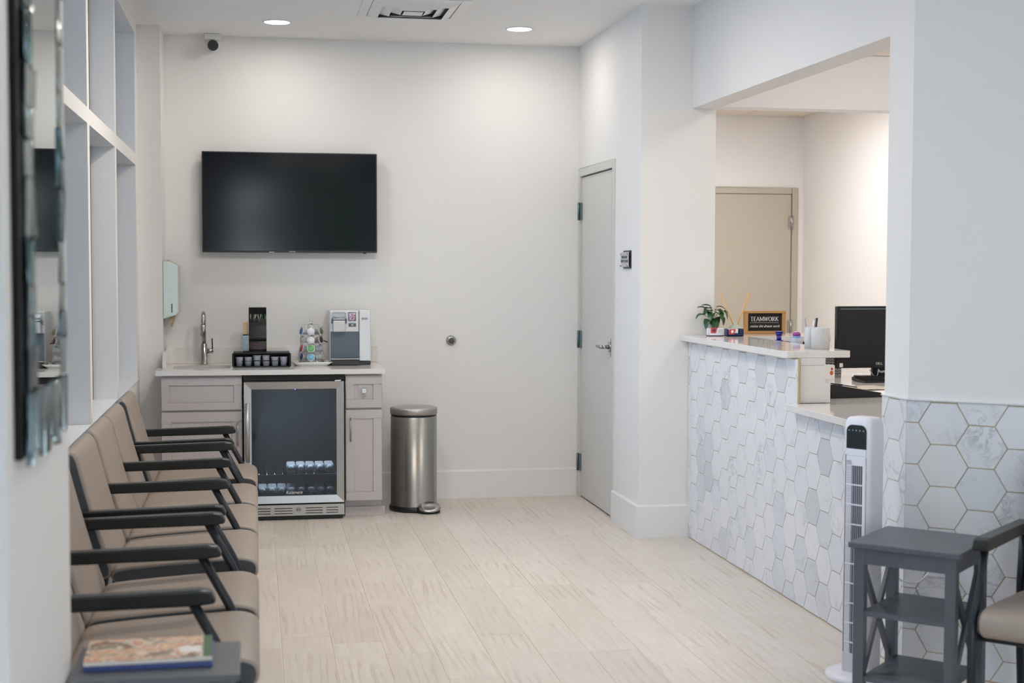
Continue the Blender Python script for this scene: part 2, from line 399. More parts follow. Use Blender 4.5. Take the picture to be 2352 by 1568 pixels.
# window wall: apron, mullions, transom, header, pier -------------------------------------------------
WX, WO = -.70, -.8205
ops = [(7.61, 8.80), (6.40, 7.53), (5.19, 6.32), (3.98, 5.11), (1.20, 2.40), (-.02, 1.12), (-1.24, -.10), (-2.46, -1.32)]
b = B().box(WO, WX, Y0-.1, 9.42, 0, .842)
b.box(WO, WX, Y0-.1, 9.42, 2.92, CEIL)
b.box(WO, WX, Y0-.1, 9.42, 2.135, 2.203)
prev = 9.42
for a, c in ops:
    for z0, z1 in ((.842, 2.135), (2.203, 2.92)): b.box(WO, WX, c, prev, z0, z1)
    prev = a
for z0, z1 in ((.842, 2.135), (2.203, 2.92)): b.box(WO, WX, Y0-.1, prev, z0, z1)
struct(b, 'wall_left', 'wall_paint')
struct(B().box(WO, WX+.003, 3.34, 8.94, .8425, .8465), 'trim_1', 'trim_paint')
for i, (a, c) in enumerate(ops):
    wd = bpy.data.objects.new('window_%d' % (i+1), None); COL.objects.link(wd); wd.location = (WO-.02, (a+c)/2, .842); tag(wd, kind='structure')
    h = (c-a)/2
    f = B()
    for z0, z1 in ((0, 1.293), (1.361, 2.078)):
        f.box(-.02, .02, -h-.03, -h+.006, z0, z1); f.box(-.02, .02, h-.006, h+.03, z0, z1)
        f.box(-.02, .02, -h, h, z0-.03, z0+.006); f.box(-.02, .02, -h, h, z1-.006, z1+.03)
    f.build('window_frame', 'ink_grey', wd)
    for z0, z1 in ((0, 1.293), (1.361, 2.078)):
        B().box(-.003, .003, -h-.0, h+.0, z0, z1).build('pane', 'window_glass', wd)
# near pier that carries the mirror
struct(B().box(WX, -.42, 2.53, 3.34, 0, CEIL), 'wall_pier', 'wall_paint')
# far corner column beside the coffee counter
struct(B().box(WX, -.56, 8.95, YB, 0, CEIL), 'wall_column', 'wall_paint')
# back wall
struct(B().box(-.83, 2.30, YB, YB+.12, 0, CEIL), 'wall_back', 'wall_paint')
# door wall with opening
b = B().box(XR, XR+.12, YC+.22, 8.305, 0, CEIL).box(XR, XR+.12, 8.305, 9.275, 2.179, CEIL).box(XR, XR+.12, 9.275, YB, 0, CEIL)
struct(b, 'wall_right', 'wall_paint')
struct(B().box(XR, 2.56, YC, YC+.22, 0, CEIL), 'wall_corner', 'wall_paint')
# reception wall: half wall, header, pier
struct(B().box(2.422, 2.56, 5.205, YC, 2.422, CEIL), 'wall_reception', 'wall_paint')
struct(B().box(2.4225, 2.56, 6.165, YC, 0, 1.116).box(2.4225, 2.56, 6.104, 6.165, 0, .88), 'wall_reception_half', 'wall_paint')
struct(B().box(2.422, 2.56, 5.205, 6.10, 0, .878), 'wall_reception_low', 'wall_paint')
b = B().prism([(2.422, 5.205), (2.422, 4.99+.008), (2.56, 4.99-.1), (2.56, 5.205)], 2, 0, CEIL)
struct(b, 'wall_reception_pier', 'wall_paint')
# angled wall
E1 = Vector((PX+.012, PY+.004, 0)); E2 = E1+AD*1.5
b = B().prism([(E1.x, E1.y), (E2.x, E2.y), (E2.x+.1, E2.y+.13), (E1.x+.13, E1.y+.06)], 2, 0, CEIL)
struct(b, 'wall_angled', 'wall_paint')
struct(B().box(E2.x, E2.x+.12, Y0, E2.y+.05, 0, CEIL), 'wall_side', 'wall_paint')
# wall behind the camera, glazed storefront
b = B().box(-.83, 3.7, Y0-.12, Y0, 0, .25).box(-.83, 3.7, Y0-.12, Y0, 2.75, CEIL)
for x0, x1 in ((-.83, -.3), (.75, 1.0), (1.6, 2.1), (3.1, 3.7)): b.box(x0, x1, Y0-.12, Y0, .25, 2.75)
b.box(-.83, 3.7, Y0-.1, Y0-.02, 2.1, 2.17)
struct(b, 'wall_front', 'wall_paint')
for i, (x0, x1) in enumerate(((-.3, .75), (1.0, 1.6), (2.1, 3.1))):
    wd = bpy.data.objects.new('window_%d' % (i+9), None); COL.objects.link(wd); wd.location = ((x0+x1)/2, Y0-.06, .25); tag(wd, kind='structure')
    B().box(x0-(x0+x1)/2, x1-(x0+x1)/2, -.004, .004, 0, 2.5).build('pane', 'tinted_glass', wd)
# reception interior shell
struct(B().box(2.4, 4.5, 11.0, 11.12, 0, 2.9), 'wall_reception_back', 'reception_paint')
struct(B().box(4.385, 4.5, 5.0, 11.0, 0, CEIL+.1), 'wall_reception_side', 'reception_paint')
struct(B().box(2.56, 2.6, YC+.22, 11.0, 0, CEIL), 'wall_reception_left', 'reception_paint')
struct(B().box(2.56, 4.4, 5.0, 5.1, 0, CEIL), 'wall_reception_near', 'reception_paint')
struct(B().box(2.56, 4.4, YC+.02, YC+.16, 2.437, 3.12), 'trim_2', 'reception_paint')
struct(B().box(2.56, 4.5, 5.05, YC+.1, CEIL, CEIL+.12), 'ceiling_reception', 'reception_paint')
dc = struct(B().box(2.5, 4.5, YC+.1, 11.1, 2.78, 2.84), 'ceiling_drop', 'tile_ceiling')
for iy in range(6):
    for ix in range(3):
        x0 = 2.65+ix*.605; y0 = 7.45+iy*.605
        x0c, x1c = max(x0, 2.6), min(x0+.59, 4.38)
        if y0+.59 > 11: y1c = 10.99
        else: y1c = y0+.59
        if y0 < YC+.1: continue
        B().box(x0c, x1c, y0, y1c, 2.755, 2.779).build('ceiling_tile', 'tile_ceiling', dc, bevel=.002, seg=1)
b = B()
for ix in range(4): b.box(2.635+ix*.605, 2.65+ix*.605, YC+.16, 11, 2.748, 2.779)
for iy in range(7): b.box(2.6, 4.385, 7.435+iy*.605+(.3 if iy == 0 else 0), 7.45+iy*.605+(.3 if iy == 0 else 0), 2.748, 2.779)
b.build('grid_bar', 'tile_ceiling', dc)

# baseboards -----------------------------------------------------------------------------------------
struct(B().prism([(YB-.016, 0), (YB-.016, .178), (YB-.010, .186), (YB, .186), (YB, 0)], 0, .79, XR), 'baseboard_back', 'trim_paint')
struct(B().prism([(XR-.016, 0), (XR-.016, .178), (XR-.010, .186), (XR, .186), (XR, 0)], 1, YC, 8.305), 'baseboard_right', 'trim_paint')
struct(B().prism([(YC-.016, 0), (YC-.016, .178), (YC-.010, .186), (YC, .186), (YC, 0)], 0, XR-.016, 2.4225), 'baseboard_corner', 'trim_paint')
struct(B().box(WX, WX+.015, 3.34, 8.95, 0, .18), 'baseboard_left', 'trim_paint')
struct(B().box(-.42, -.405, 2.53, 3.34, 0, .18), 'baseboard_pier', 'trim_paint')

# marble hexagon tiles -------------------------------------------------------------------------------
def clip(poly, keep):
    """Sutherland-Hodgman against half plane a*u+b*v<=c"""
    a, b_, c = keep; out = []
    for i, p in enumerate(poly):
        q = poly[(i+1) % len(poly)]; dp = a*p[0]+b_*p[1]-c; dq = a*q[0]+b_*q[1]-c
        if dp <= 0: out.append(p)
        if (dp < 0 < dq) or (dq < 0 < dp):
            t = dp/(dp-dq); out.append((p[0]+t*(q[0]-p[0]), p[1]+t*(q[1]-p[1])))
    return out
def area2(p): return abs(sum(p[i][0]*p[(i+1) % len(p)][1]-p[(i+1) % len(p)][0]*p[i][1] for i in range(len(p))))/2
G = .0018
def hexa(cu, cv, s, h): return [(cu+s, cv), (cu+s/2, cv+h), (cu-s/2, cv+h), (cu-s, cv), (cu-s/2, cv-h), (cu+s/2, cv-h)]
def inset(poly, cx, cy, g):
    r = []
    n = len(poly); sg = 1 if sum(poly[i][0]*poly[(i+1) % n][1]-poly[(i+1) % n][0]*poly[i][1] for i in range(n)) > 0 else -1
    for i in range(n):
        p0, p1, p2 = Vector(poly[i-1]), Vector(poly[i]), Vector(poly[(i+1) % n])
        d1 = (p1-p0).normalized(); d2 = (p2-p1).normalized(); n1 = Vector((-d1.y, d1.x))*sg; n2 = Vector((-d2.y, d2.x))*sg
        k = n1+n2; den = 1+n1.dot(n2)
        r.append(tuple(p1+k*(g/max(den, .35))))
    return r
def tiles(parent, regions, cols, s, h, to3d, thick, zs):
    cache = {}
    for ci, cu in cols:
        for j in range(-1, 9):
            cv = zs[ci % 2]+h*2*j+h
            for reg in regions:
                p = hexa(cu, cv, s, h)
                full = True
                if len(reg) == 5:
                    if not reg[4](cu, cv): continue
                for kp in reg[:4]:
                    q = clip(p, kp)
                    if len(q) != len(p) or area2(q) < area2(p)-1e-7: full = False
                    p = q
                    if len(p) < 3: break
                if len(p) < 3 or area2(p) < 1.2e-4: continue
                if not full: # drop duplicate points
                    pp = []
                    for t in p:
                        if not pp or (Vector(t)-Vector(pp[-1])).length > 1e-4: pp.append(t)
                    if (Vector(pp[0])-Vector(pp[-1])).length < 1e-4: pp.pop()
                    p = pp
                if len(p) < 3: continue
                key = ci % 2 if full else None
                if full and 'f' in cache:
                    o = bpy.data.objects.new('tile', cache['f']); COL.objects.link(o); o.parent = parent
                else:
                    loc = [(u-cu, v-cv) for u, v in p]
                    a = inset(loc, 0, 0, G); c2 = inset(loc, 0, 0, G+.0011); n = len(a)
                    bb = B(); vs = [to3d(u, v, -thick) for u, v in a]+[to3d(u, v, -.0009) for u, v in a]+[to3d(u, v, 0) for u, v in c2]
                    fs = [tuple(range(2*n, 3*n))]+[(i, (i+1) % n, n+(i+1) % n, n+i) for i in range(n)]+[(n+i, n+(i+1) % n, 2*n+(i+1) % n, 2*n+i) for i in range(n)]
                    bb.add(vs, fs); o = bb.build('tile', 'marble', parent)
                    if full: cache['f'] = o.data
                o.location = to3d(cu, cv, 0, True)
HH = .0785
wt = struct(B().box(2.4135, 2.4225, 6.086, YC, 0, 1.116).box(2.4135, 2.4225, 5.205, 6.10, 0, .878).prism([(2.4135, 5.205), (2.4135, 4.9932), (2.4225, 4.9932), (2.4225, 5.205)], 2, 0, 1.031), 'wall_tile_bed', 'grout')
cols = [(k, 5.6267+.13296*k) for k in range(-5, 17)]
regs = [[(-1, 0, -6.086), (1, 0, YC-.003), (0, 1, 1.114), (0, -1, -.003), lambda u, v: v+.0785 > .88],
        [(-1, 0, -5.205), (1, 0, 6.086), (0, 1, .876), (0, -1, -.003), lambda u, v: v+.0785 > .88],
        [(-1, 0, -5.205), (1, 0, YC-.003), (0, 1, .876), (0, -1, -.003), lambda u, v: v+.0785 <= .88],
        [(-1, 0, -(PY)), (1, 0, 5.205), (0, 1, 1.031), (0, -1, -.003)]]
def t1(u, v, d, locn=False): return (2.41, u, v) if locn else (-d, u, v)
tiles(wt, regs, [(k % 2, y) for k, y in cols], .13296/1.5, HH, t1, .006, (.0836, .0836+.0785))
wa = struct(B().prism([(PX+.0035, PY+.003), ((Vector((PX+.0035, PY+.003, 0))+AD*1.49).x, (Vector((PX+.0035, PY+.003, 0))+AD*1.49).y), ((Vector((PX+.012, PY+.01, 0))+AD*1.49).x, (Vector((PX+.012, PY+.01, 0))+AD*1.49).y), (PX+.012, PY+.01)], 2, 0, 1.031), 'wall_tile_bed_angled', 'grout')
def t2(u, v, d, locn=False):
    if locn: return (PX+AD.x*u, PY+AD.y*u, v)
    q = AD*u-AN*d; return (q.x, q.y, v)
tiles(wa, [[(-1, 0, -.0005), (1, 0, 1.49), (0, 1, 1.031), (0, -1, -.003)]], [((k+1) % 2, .0+.1385*k) for k in range(0, 12)], .1385/1.5, HH, t2, .005, (.0836, .0836+.0785))
b = B().box(2.405, 2.4225, 4.985, 5.205, 1.031, 1.0345)
b.prism([(PX-.006, PY-.004), (PX-.006+AD.x*1.49, PY-.004+AD.y*1.49), (PX+.013+AD.x*1.49, PY+.012+AD.y*1.49), (PX+.013, PY+.012)], 2, 1.031, 1.0345)
struct(b, 'trim_3', 'trim_paint')
struct(B().box(2.4145, 2.4285, 6.094, 6.102, .912, 1.116), 'trim_4', 'brass_strip')

# ---- grey door in the right wall -------------------------------------------------------------------
d1 = bpy.data.objects.new('door_1', None); COL.objects.link(d1); d1.location = (XR, 8.79, 0); tag(d1, kind='structure')
fb = B().box(-.008, .11, -.487, -.432, 0, 2.18).box(-.008, .11, .430, .483, 0, 2.18).box(-.008, .11, -.432, .430, 2.13, 2.18)
fb.build('door_frame', 'door_paint', d1, bevel=.0015, seg=1)
B().box(.006, .05, -.427, .4265, .012, 2.1225).build('door_leaf', 'door_paint', d1, bevel=.001, seg=1)
B().box(.052, .06, -.435, .435, 0, 2.135).build('gap_shade_sheet', 'dark_gap', d1)  # near-black sheet behind the leaf stands in for shade in its gaps
for z in (1.90, 1.055, .235):
    hg = B().cyl((-.014, .437, z-.058), (-.014, .437, z+.058), .0075, 10)
    hg.box(-.0085, .006, .408, .432, z-.056, z+.056)
    hg.build('hinge', 'hinge_metal', d1)
lv = B().cyl((.006, -.372, 1.045), (-.008, -.372, 1.045), .032, 20).cyl((-.008, -.372, 1.045), (-.055, -.372, 1.045), .012, 12)
lv.tube([(-.052, -.385, 1.045), (-.055, -.33, 1.045), (-.055, -.26, 1.045)], [.011, .0105, .0085], 10)
lv.build('door_handle', 'nickel', d1)
B().box(-.009, .0, -.436, -.4305, .99, 1.10).build('strike_plate', 'ink_grey', d1)

# ---- beige door inside the reception room ----------------------------------------------------------
d2 = bpy.data.objects.new('door_2', None); COL.objects.link(d2); d2.location = (3.85, 11.0, 0); tag(d2, kind='structure')
B().box(-.49, -.436, -.012, .0, 0, 2.18).box(.436, .49, -.012, .0, 0, 2.18).box(-.436, .436, -.012, .0, 2.13, 2.18).build('door_frame', 'beige_door_paint', d2, bevel=.002, seg=1)
B().box(-.432, .432, -.006, .0, .01, 2.125).build('door_leaf', 'beige_door_paint', d2)
B().box(-.4355, .4355, -.003, 0, .0, 2.1295).build('gap_shade_sheet', 'ink_grey', d2)  # dark sheet paints the shade line around this leaf
for z in (1.90, 1.05, .25):
    B().cyl((.437, -.018, z-.058), (.437, -.018, z+.058), .008, 10).box(.41, .437, -.0135, -.01, z-.055, z+.055).build('hinge', 'nickel', d2)

# ================================================================ CEILING THINGS
lamp_labels = {(0, 0): 'round recessed ceiling light above the television, left of the air vent', (1, 0): 'round recessed ceiling light near the door corner, right of the air vent'}
proto = None
for j, y in enumerate((8.70, 6.6, 4.5, 2.4, .3, -1.8)):
    for i, x in enumerate((.138, 1.605) if j == 0 else (.38, .95)):
        if j == 0:
            t = thing('recessed_light', lamp_labels[(i, 0)], 'ceiling light', (x, y-(.035 if i == 1 else 0), CEIL), 0, 'recessed ceiling lights')
            B().lathe([(.078, 0), (.084, 0), (.086, -.003), (.080, -.006), (.076, -.004)], n=32, cap=False).build('trim_ring', 'trim_paint', t)
            B().lathe([(.0755, -.001), (.0755, -.0035), (.01, -.0038)], n=32).build('diffuser', 'light_disc', t)
        area('recessed_and_fill_lamp', (x, y, CEIL-.012), (0, 0, 0), .14, .14, LAMP[j], (1, .93, .85), 'DISK')  # first row sits in fixtures; later rows are added fill without any
# supply air diffuser
t = thing('ceiling_vent', 'square white supply air vent with nested louvres in the ceiling', 'vent', (.888, 8.115, CEIL))
fr = B()
def sq(b, o, i, z0, z1):
    # sloped square ring from outer half size o at z0 to inner half size i at z1
    vs = [(s*o, t_*o, z0) for s, t_ in ((-1, -1), (1, -1), (1, 1), (-1, 1))]+[(s*i, t_*i, z1) for s, t_ in ((-1, -1), (1, -1), (1, 1), (-1, 1))]
    vs += [(x, y, z+.002) for x, y, z in vs]
    f = [(k, (k+1) % 4, 4+(k+1) % 4, 4+k) for k in range(4)]+[(8+k, 12+k, 12+(k+1) % 4, 8+(k+1) % 4) for k in range(4)]
    f += [(k, 8+k, 8+(k+1) % 4, (k+1) % 4) for k in range(4)]+[(4+k, 4+(k+1) % 4, 12+(k+1) % 4, 12+k) for k in range(4)]
    b.add(vs, f)
sq(fr, .296, .245, -.003, -.007); fr.build('frame', 'trim_paint', t)
B().box(-.24, .24, -.24, .24, -.0015, -.0005).build('plenum', 'plenum_grey', t)
for o_, i_ in ((.240, .185), (.178, .125), (.118, .065)):
    l = B(); sq(l, o_, i_, -.004-.0, -.026); l.build('louvre', 'trim_paint', t)
B().box(-.055, .055, -.055, .055, -.030, -.027).build('louvre', 'trim_paint', t)
# security camera
t = thing('security_camera', 'small white bullet security camera with a black lens face, high in the corner', 'security camera', (-.25, YB, 2.955))
B().box(-.055, .045, -.09, 0, .0, .034).build('bracket', 'trim_paint', t, bevel=.003)
B().cyl((0, -.05, .0), (0, -.05, -.03), .02, 14).cyl((0, .0-.03, -.035), (0, -.16, -.05), .033, 24).build('housing', 'trim_paint', t)
B().cyl((0, -.155, -.0495), (0, -.167, -.051), .0335, 24).build('lens_ring', 'black_plastic', t)
B().box(-.02, .02, -.1685, -.167, -.062, -.041).build('lens_window', 'soft_black', t)

# ================================================================ BACK WALL
# television
t = thing('television', 'large flat black television mounted on the back wall above the coffee counter', 'television', (.2235, 9.215, 1.938))
B().box(-.552, .552, -.0, .035, -.318, .318).build('case', 'black_plastic', t, bevel=.003)
B().box(-.545, .545, -.0015, .0, -.306, .311).build('screen', 'screen_glass', t)
B().box(-.25, .25, .03, .08, -.2, .2).build('mount', 'black_metal', t)
B().box(-.135, -.105, -.003, .0, -.3165, -.3135).build('bezel_highlight', 'nickel', t)  # bright strip painted in as a highlight on the lower bezel
text('SAMSUNG', 'logo', .009, 'trim_paint', t, (0.01, -.003, -.3125), (R(90), 0, 0))
B().box(.462, .482, .004, .02, -.324, -.318).build('sensor', 'black_plastic', t)
# wall bumper
t = thing('door_bumper', 'small round chrome door bumper on the bare white wall', 'door bumper', (1.268, YB, 1.046))
b = B().lathe([(.033, 0), (.033, .006), (.026, .016), (.020, .018)], n=28, mtx=Matrix.Rotation(R(90), 4, 'X')); b.build('bumper_ring', 'nickel', t)
B().lathe([(.019, .012), (.019, .0215), (.008, .024)], n=24, mtx=Matrix.Rotation(R(90), 4, 'X')).build('rubber_pad', 'charcoal_vinyl', t)
# plaque beside door
t = thing('wall_plaque', 'small silver and black plaque with two lines of lettering beside the grey door', 'sign', (XR, 8.01, 1.575))
B().box(-.006, 0, -.085, .075, -.052, .052).build('backplate', 'black_plastic', t)
B().box(-.016, -.012, -.072, .098, -.043, .043).build('faceplate', 'sign_silver', t)
for y, z in ((-.062, .034), (.088, .034), (-.062, -.034), (.088, -.034)):
    B().cyl((-.0, y, z), (-.022, y, z), .0065, 10).build('standoff', 'nickel', t)
text('REFUSE AND', 'lettering', .021, 'ink_grey', t, (-.0165, .013, .013), (R(90), 0, R(-90)), sx=1.05)
text('UTILITY ROOMS', 'lettering', .021, 'ink_grey', t, (-.0165, .013, -.010), (R(90), 0, R(-90)), sx=1.05)

# paper towel dispenser on the column side
t = thing('paper_towel_dispenser', 'steel paper towel dispenser with a slot, fixed to the corner column', 'towel dispenser', (-.56, 9.0, 1.20))
B().prism([(0, .005), (.075, .028), (.092, .045), (.092, .335), (.03, .362), (0, .362)], 1, 0, .25).build('housing', 'dispenser_steel', t, bevel=.004)
B().box(.050, .0555, -.0015, .001, .045, .10).build('level_slot', 'soft_black', t)
B().cyl((.03, .03, .362), (.03, .03, .367), .008, 10).build('lock', 'nickel', t)
B().prism([(.03, .02), (.066, .03), (.058, -.005), (.044, -.045), (.038, -.045), (.045, -.01)], 1, .03, .2).build('paper_towel', 'tan_paper', t)

# ================================================================ COFFEE COUNTER
YF = 8.66; ZC = .911
def shaker(b, x0, x1, z0, z1, rail, y=0, thick=.02, rec=.009):
    """five-piece panel front: frame of rails with recessed middle, front at y"""
    b.box(x0, x1, y, y+thick, z0, z0+rail); b.box(x0, x1, y, y+thick, z1-rail, z1)
    b.box(x0, x0+rail, y, y+thick, z0+rail, z1-rail); b.box(x1-rail, x1, y, y+thick, z0+rail, z1-rail)
    b.box(x0+rail, x1-rail, y+rec, y+thick-.002, z0+rail, z1-rail)
    return b
def bar_handle(p, x, z0, z1, parent_rot=None):
    b = B().cyl((x, -.026, z0), (x, -.026, z1), .005, 10).cyl((x, -.026, z0+.012), (x, 0, z0+.012), .004, 8).cyl((x, -.026, z1-.012), (x, 0, z1-.012), .004, 8)
    return b.build('handle', 'nickel', p)
t = thing('sink_cabinet', 'grey shaker base cabinet under the sink, behind the row of chairs', 'cabinet', (-.556, YF, 0))
B().box(.001, .018, .021, .625, .10, .878).box(.456, .473, .021, .625, .10, .878).box(.018, .456, .021, .625, .10, .118).box(.018, .456, .61, .625, .118, .878).box(.018, .456, .021, .03, .118, .878).build('body', 'cabinet_paint', t)
B().box(.001, .473, .09, .6, 0, .10).build('toe_kick', 'cabinet_paint', t)
shaker(B(), .002, .470, .672, .866, .045).build('drawer', 'cabinet_paint', t, bevel=.0012, seg=1)
dr = shaker(B(), .002, .470, .105, .660, .058).build('door', 'cabinet_paint', t, bevel=.0012, seg=1)
bar_handle(dr, .447, .455, .60)
t = thing('narrow_cabinet', 'narrow grey shaker base cabinet with drawer and door right of the cooler', 'cabinet', (.534, YF, 0))
B().box(.0, .224, .021, .625, .10, .878).build('body', 'cabinet_paint', t)
B().box(-.0, .224, .075, .6, 0, .10).build('toe_kick', 'cabinet_paint', t)
b = B().box(-.0, .244, .058, .075, .0, .058).box(.224, .244, .075, .62, 0, .058); b.build('toe_moulding', 'cabinet_paint', t, bevel=.002)
dr = shaker(B(), .003, .221, .672, .868, .052).build('drawer', 'cabinet_paint', t, bevel=.0012, seg=1)
kb = B().box(.098, .126, -.022, -.012, .762, .79).cyl((.112, -.012, .776), (.112, .009, .776), .006, 8).build('knob', 'nickel', dr, bevel=.002)
B().box(.080, .150, .0045, .0095, .742, .812).build('knob_plate', 'cabinet_paint', dr)
dr = shaker(B(), .003, .221, .105, .660, .052).build('door', 'cabinet_paint', t, bevel=.0012, seg=1)
bar_handle(dr, .030, .47, .615)
# cooler
t = thing('beverage_cooler', 'stainless steel beverage cooler with dark glass door between the grey cabinets', 'drinks cooler', (-.0735, 8.63, 0))
CW = .598
b = B().box(.0, .012, .035, .62, .03, .845).box(CW-.012, CW, .035, .62, .03, .845).box(.012, CW-.012, .6, .62, .03, .845).box(.012, CW-.012, .035, .62, .833, .845).box(.012, CW-.012, .035, .62, .10, .112)
b.build('cabinet_body', 'soft_black', t)
B().box(-.003, CW+.003, .028, .06, .847, .879).build('filler_strip', 'soft_black', t)
fw_ = .052
dz0, dz1 = .103, .838
door = B()
# mitred steel frame
def mitre(b, x0, x1, z0, z1, w_, y0, y1):
    o = [(x0, z0), (x1, z0), (x1, z1), (x0, z1)]; i = [(x0+w_, z0+w_), (x1-w_, z0+w_), (x1-w_, z1-w_), (x0+w_, z1-w_)]
    for k in range(4):
        q = [o[k], o[(k+1) % 4], i[(k+1) % 4], i[k]]
        b.add([(x, y0+(.008 if n > 1 else 0), z) for n, (x, z) in enumerate(q)]+[(x, y1, z) for x, z in q], [(0, 1, 2, 3), (7, 6, 5, 4), (0, 4, 5, 1), (1, 5, 6, 2), (2, 6, 7, 3), (3, 7, 4, 0)])
mitre(door, .001, CW-.001, dz0, dz1, fw_-.008, 0, .034)
dr = door.build('door', 'brushed_steel', t)
B().box(fw_-.012, CW-fw_+.012, .010, .014, dz0+fw_-.012, dz1-fw_+.012).build('glass_pane', 'cooler_glass', dr)
for gx0 in (.002, CW-.011): B().box(gx0, gx0+.009, .0345, .036, dz0+.01, dz1-.01).build('gasket', 'soft_black', dr)
B().cyl((.022, -.038, .36), (.022, -.038, .715), .0115, 16).cyl((.022, -.038, .40), (.022, 0, .40), .006, 8).cyl((.022, -.038, .69), (.022, 0, .69), .006, 8).build('handle', 'brushed_steel', dr)
text('Kalamera', 'lettering', .026, 'trim_paint', dr, (.295, .009, dz0+fw_+.012), (R(90), 0, 0), shear=.35)
B().sphere((.305, .009, dz1-fw_+.006), .0028, 8, 6).build('indicator_lamp', 'led_blue', dr)
B().box(CW-.055, CW-.02, .002, .03, dz1+.001, dz1+.008).cyl((CW-.022, .01, dz1), (CW-.022, .01, dz1+.011), .006, 8).build('hinge', 'nickel', t)
g = B(); zz = (.026, .092)
# grille with real slots: strips between the slots
gx = [(.0, .04), (.155, .178), (.285, .365), (.468, .488), (.560, CW)]
for x0, x1 in gx: g.box(x0, x1, .006, .012, zz[0], zz[1])
for x0, x1 in ((.04, .155), (.178, .285), (.365, .468), (.488, .560)):
    for z0, z1 in ((.026, .038), (.0425, .0535), (.058, .069), (.0735, .092)): g.box(x0, x1, .006, .012, z0, z1)
g.build('vent_grille', 'brushed_steel', t)
B().box(.01, CW-.01, .02, .03, .02, .10).box(.01, CW-.01, .012, .06, .004, .024).build('plinth', 'soft_black', t)
B().cyl((.322, .004, .064), (.322, .006, .064), .016, 20).build('grille_sticker', 'clear_plastic', t)
B().sphere((.316, .0, .058), .005, 8, 6).build('lock', 'nickel', t)
for z in (.273, .138):
    s = B().box(.03, CW-.03, .035, .04, z-.002, z+.002)
    for k in range(12): s.cyl((.04+k*(CW-.08)/11, .04, z), (.04+k*(CW-.08)/11, .55, z), .002, 5)
    s.build('wire_shelf', 'nickel', t)
B().box(.014, CW-.014, .59, .6, .115, .83).build('back_liner', 'liner_grey', t)
area('cooler_fill', (.225, 8.71, .826), (R(12), 0, 0), .5, .04, 8.0, (.92, .95, 1))  # unseen fill added to brighten the bottles behind the glass
def bottle(x, y, z, label, first=[None]):
    if first[0] is None:
        tt = thing('water_bottle', label, 'bottle', (x, y, z), 0, 'water bottles lying in the cooler')
        B().prism(rrect(.054, .050, .010, 3, 0, .025), 1, 0, .17).build('body', 'bottle_plastic', tt, bevel=.004)
        B().lathe([(.0185, 0), (.0185, .012), (.014, .019), (.006, .022)], n=18, mtx=Matrix.Translation((0, 0, .033)) @ Matrix.Rotation(R(90), 4, 'X')).build('cap', 'bottle_cap', tt)
        first[0] = tt
    else:
        tt = copy_tree(first[0]); tt.location = (x, y, z)
    tt['label'] = label
    return tt
up_ = ['leftmost', 'second from left', 'middle', 'second from right', 'rightmost']
lo_ = ['leftmost', 'second from left', 'third from left', 'fourth from left', 'fourth from right', 'third from right', 'second from right', 'rightmost']
for k in range(5): bottle(.207+k*.0578, 8.70, .2755, '%s of the five water bottles on the cooler wire shelf' % up_[k])
for k in range(8): bottle(.034+k*.0582, 8.70, .1405, '%s of the eight water bottles on the cooler floor' % lo_[k])

# countertop with sink cut-out
t = thing('countertop', 'white speckled quartz countertop over the grey cabinets with low splash', 'countertop', (0, 0, ZC))
SX0, SX1, SY0, SY1 = -.495, -.155, 8.80, 9.10
b = B().box(-.586, .775, 8.635, SY0, -.03, 0).box(-.586, SX0, SY0, 8.948, -.03, 0).box(-.558, SX0, 8.948, 9.292, -.03, 0).box(SX1, .775, SY0, 9.292, -.03, 0).box(SX0, SX1, SY1, 9.292, -.03, 0)
b.build('slab', 'quartz', t)
B().box(-.557, .783, 9.275, 9.293, .0005, .10).build('backsplash', 'quartz', t, bevel=.001, seg=1)
B().box(-.557, -.538, 8.83, 9.275, .0005, .10).build('side_splash', 'quartz', t, bevel=.001, seg=1)
t = thing('sink', 'small rectangular undermount sink set in the white countertop', 'sink', ((SX0+SX1)/2, (SY0+SY1)/2, .70))
b = B(); w2, l2 = (SX1-SX0)/2, (SY1-SY0)/2
b.box(-w2, w2, -l2, l2, 0, .008).box(-w2-.006, -w2, -l2-.006, l2+.006, 0, .180).box(w2, w2+.006, -l2-.006, l2+.006, 0, .180).box(-w2, w2, l2, l2+.006, 0, .180).box(-w2, w2, -l2-.006, -l2, 0, .180)
b.build('basin', 'sink_steel', t); B().cyl((0, 0, .008), (0, 0, .011), .04, 20).build('drain', 'nickel', t)
# faucet
t = thing('faucet', 'brushed nickel pull-down faucet with side lever behind the sink', 'faucet', (-.322, 9.185, ZC))
B().lathe([(.026, .0005), (.026, .005), (.0205, .007), (.0205, .128), (.019, .131)], n=24).build('base', 'nickel', t)
arc = [(0, 0, .13), (0, 0, .24)]+[(0, -.055+.055*math.cos(a), .27+.055*math.sin(a)) for a in [math.pi*i/10 for i in range(11)]]+[(0, -.11, .25)]
B().tube(arc, .0128, 14).build('spout', 'nickel', t)
B().cyl((0, -.11, .255), (0, -.11, .185), .0150, 18, .0168).build('spray_head', 'nickel', t)
h = B().cyl((.015, 0, .085), (.058, 0, .085), .0145, 18).build('valve', 'nickel', t)
B().cyl((.052, 0, .09), (.050, 0, .165), .0045, 10).build('lever', 'ink_grey', t)

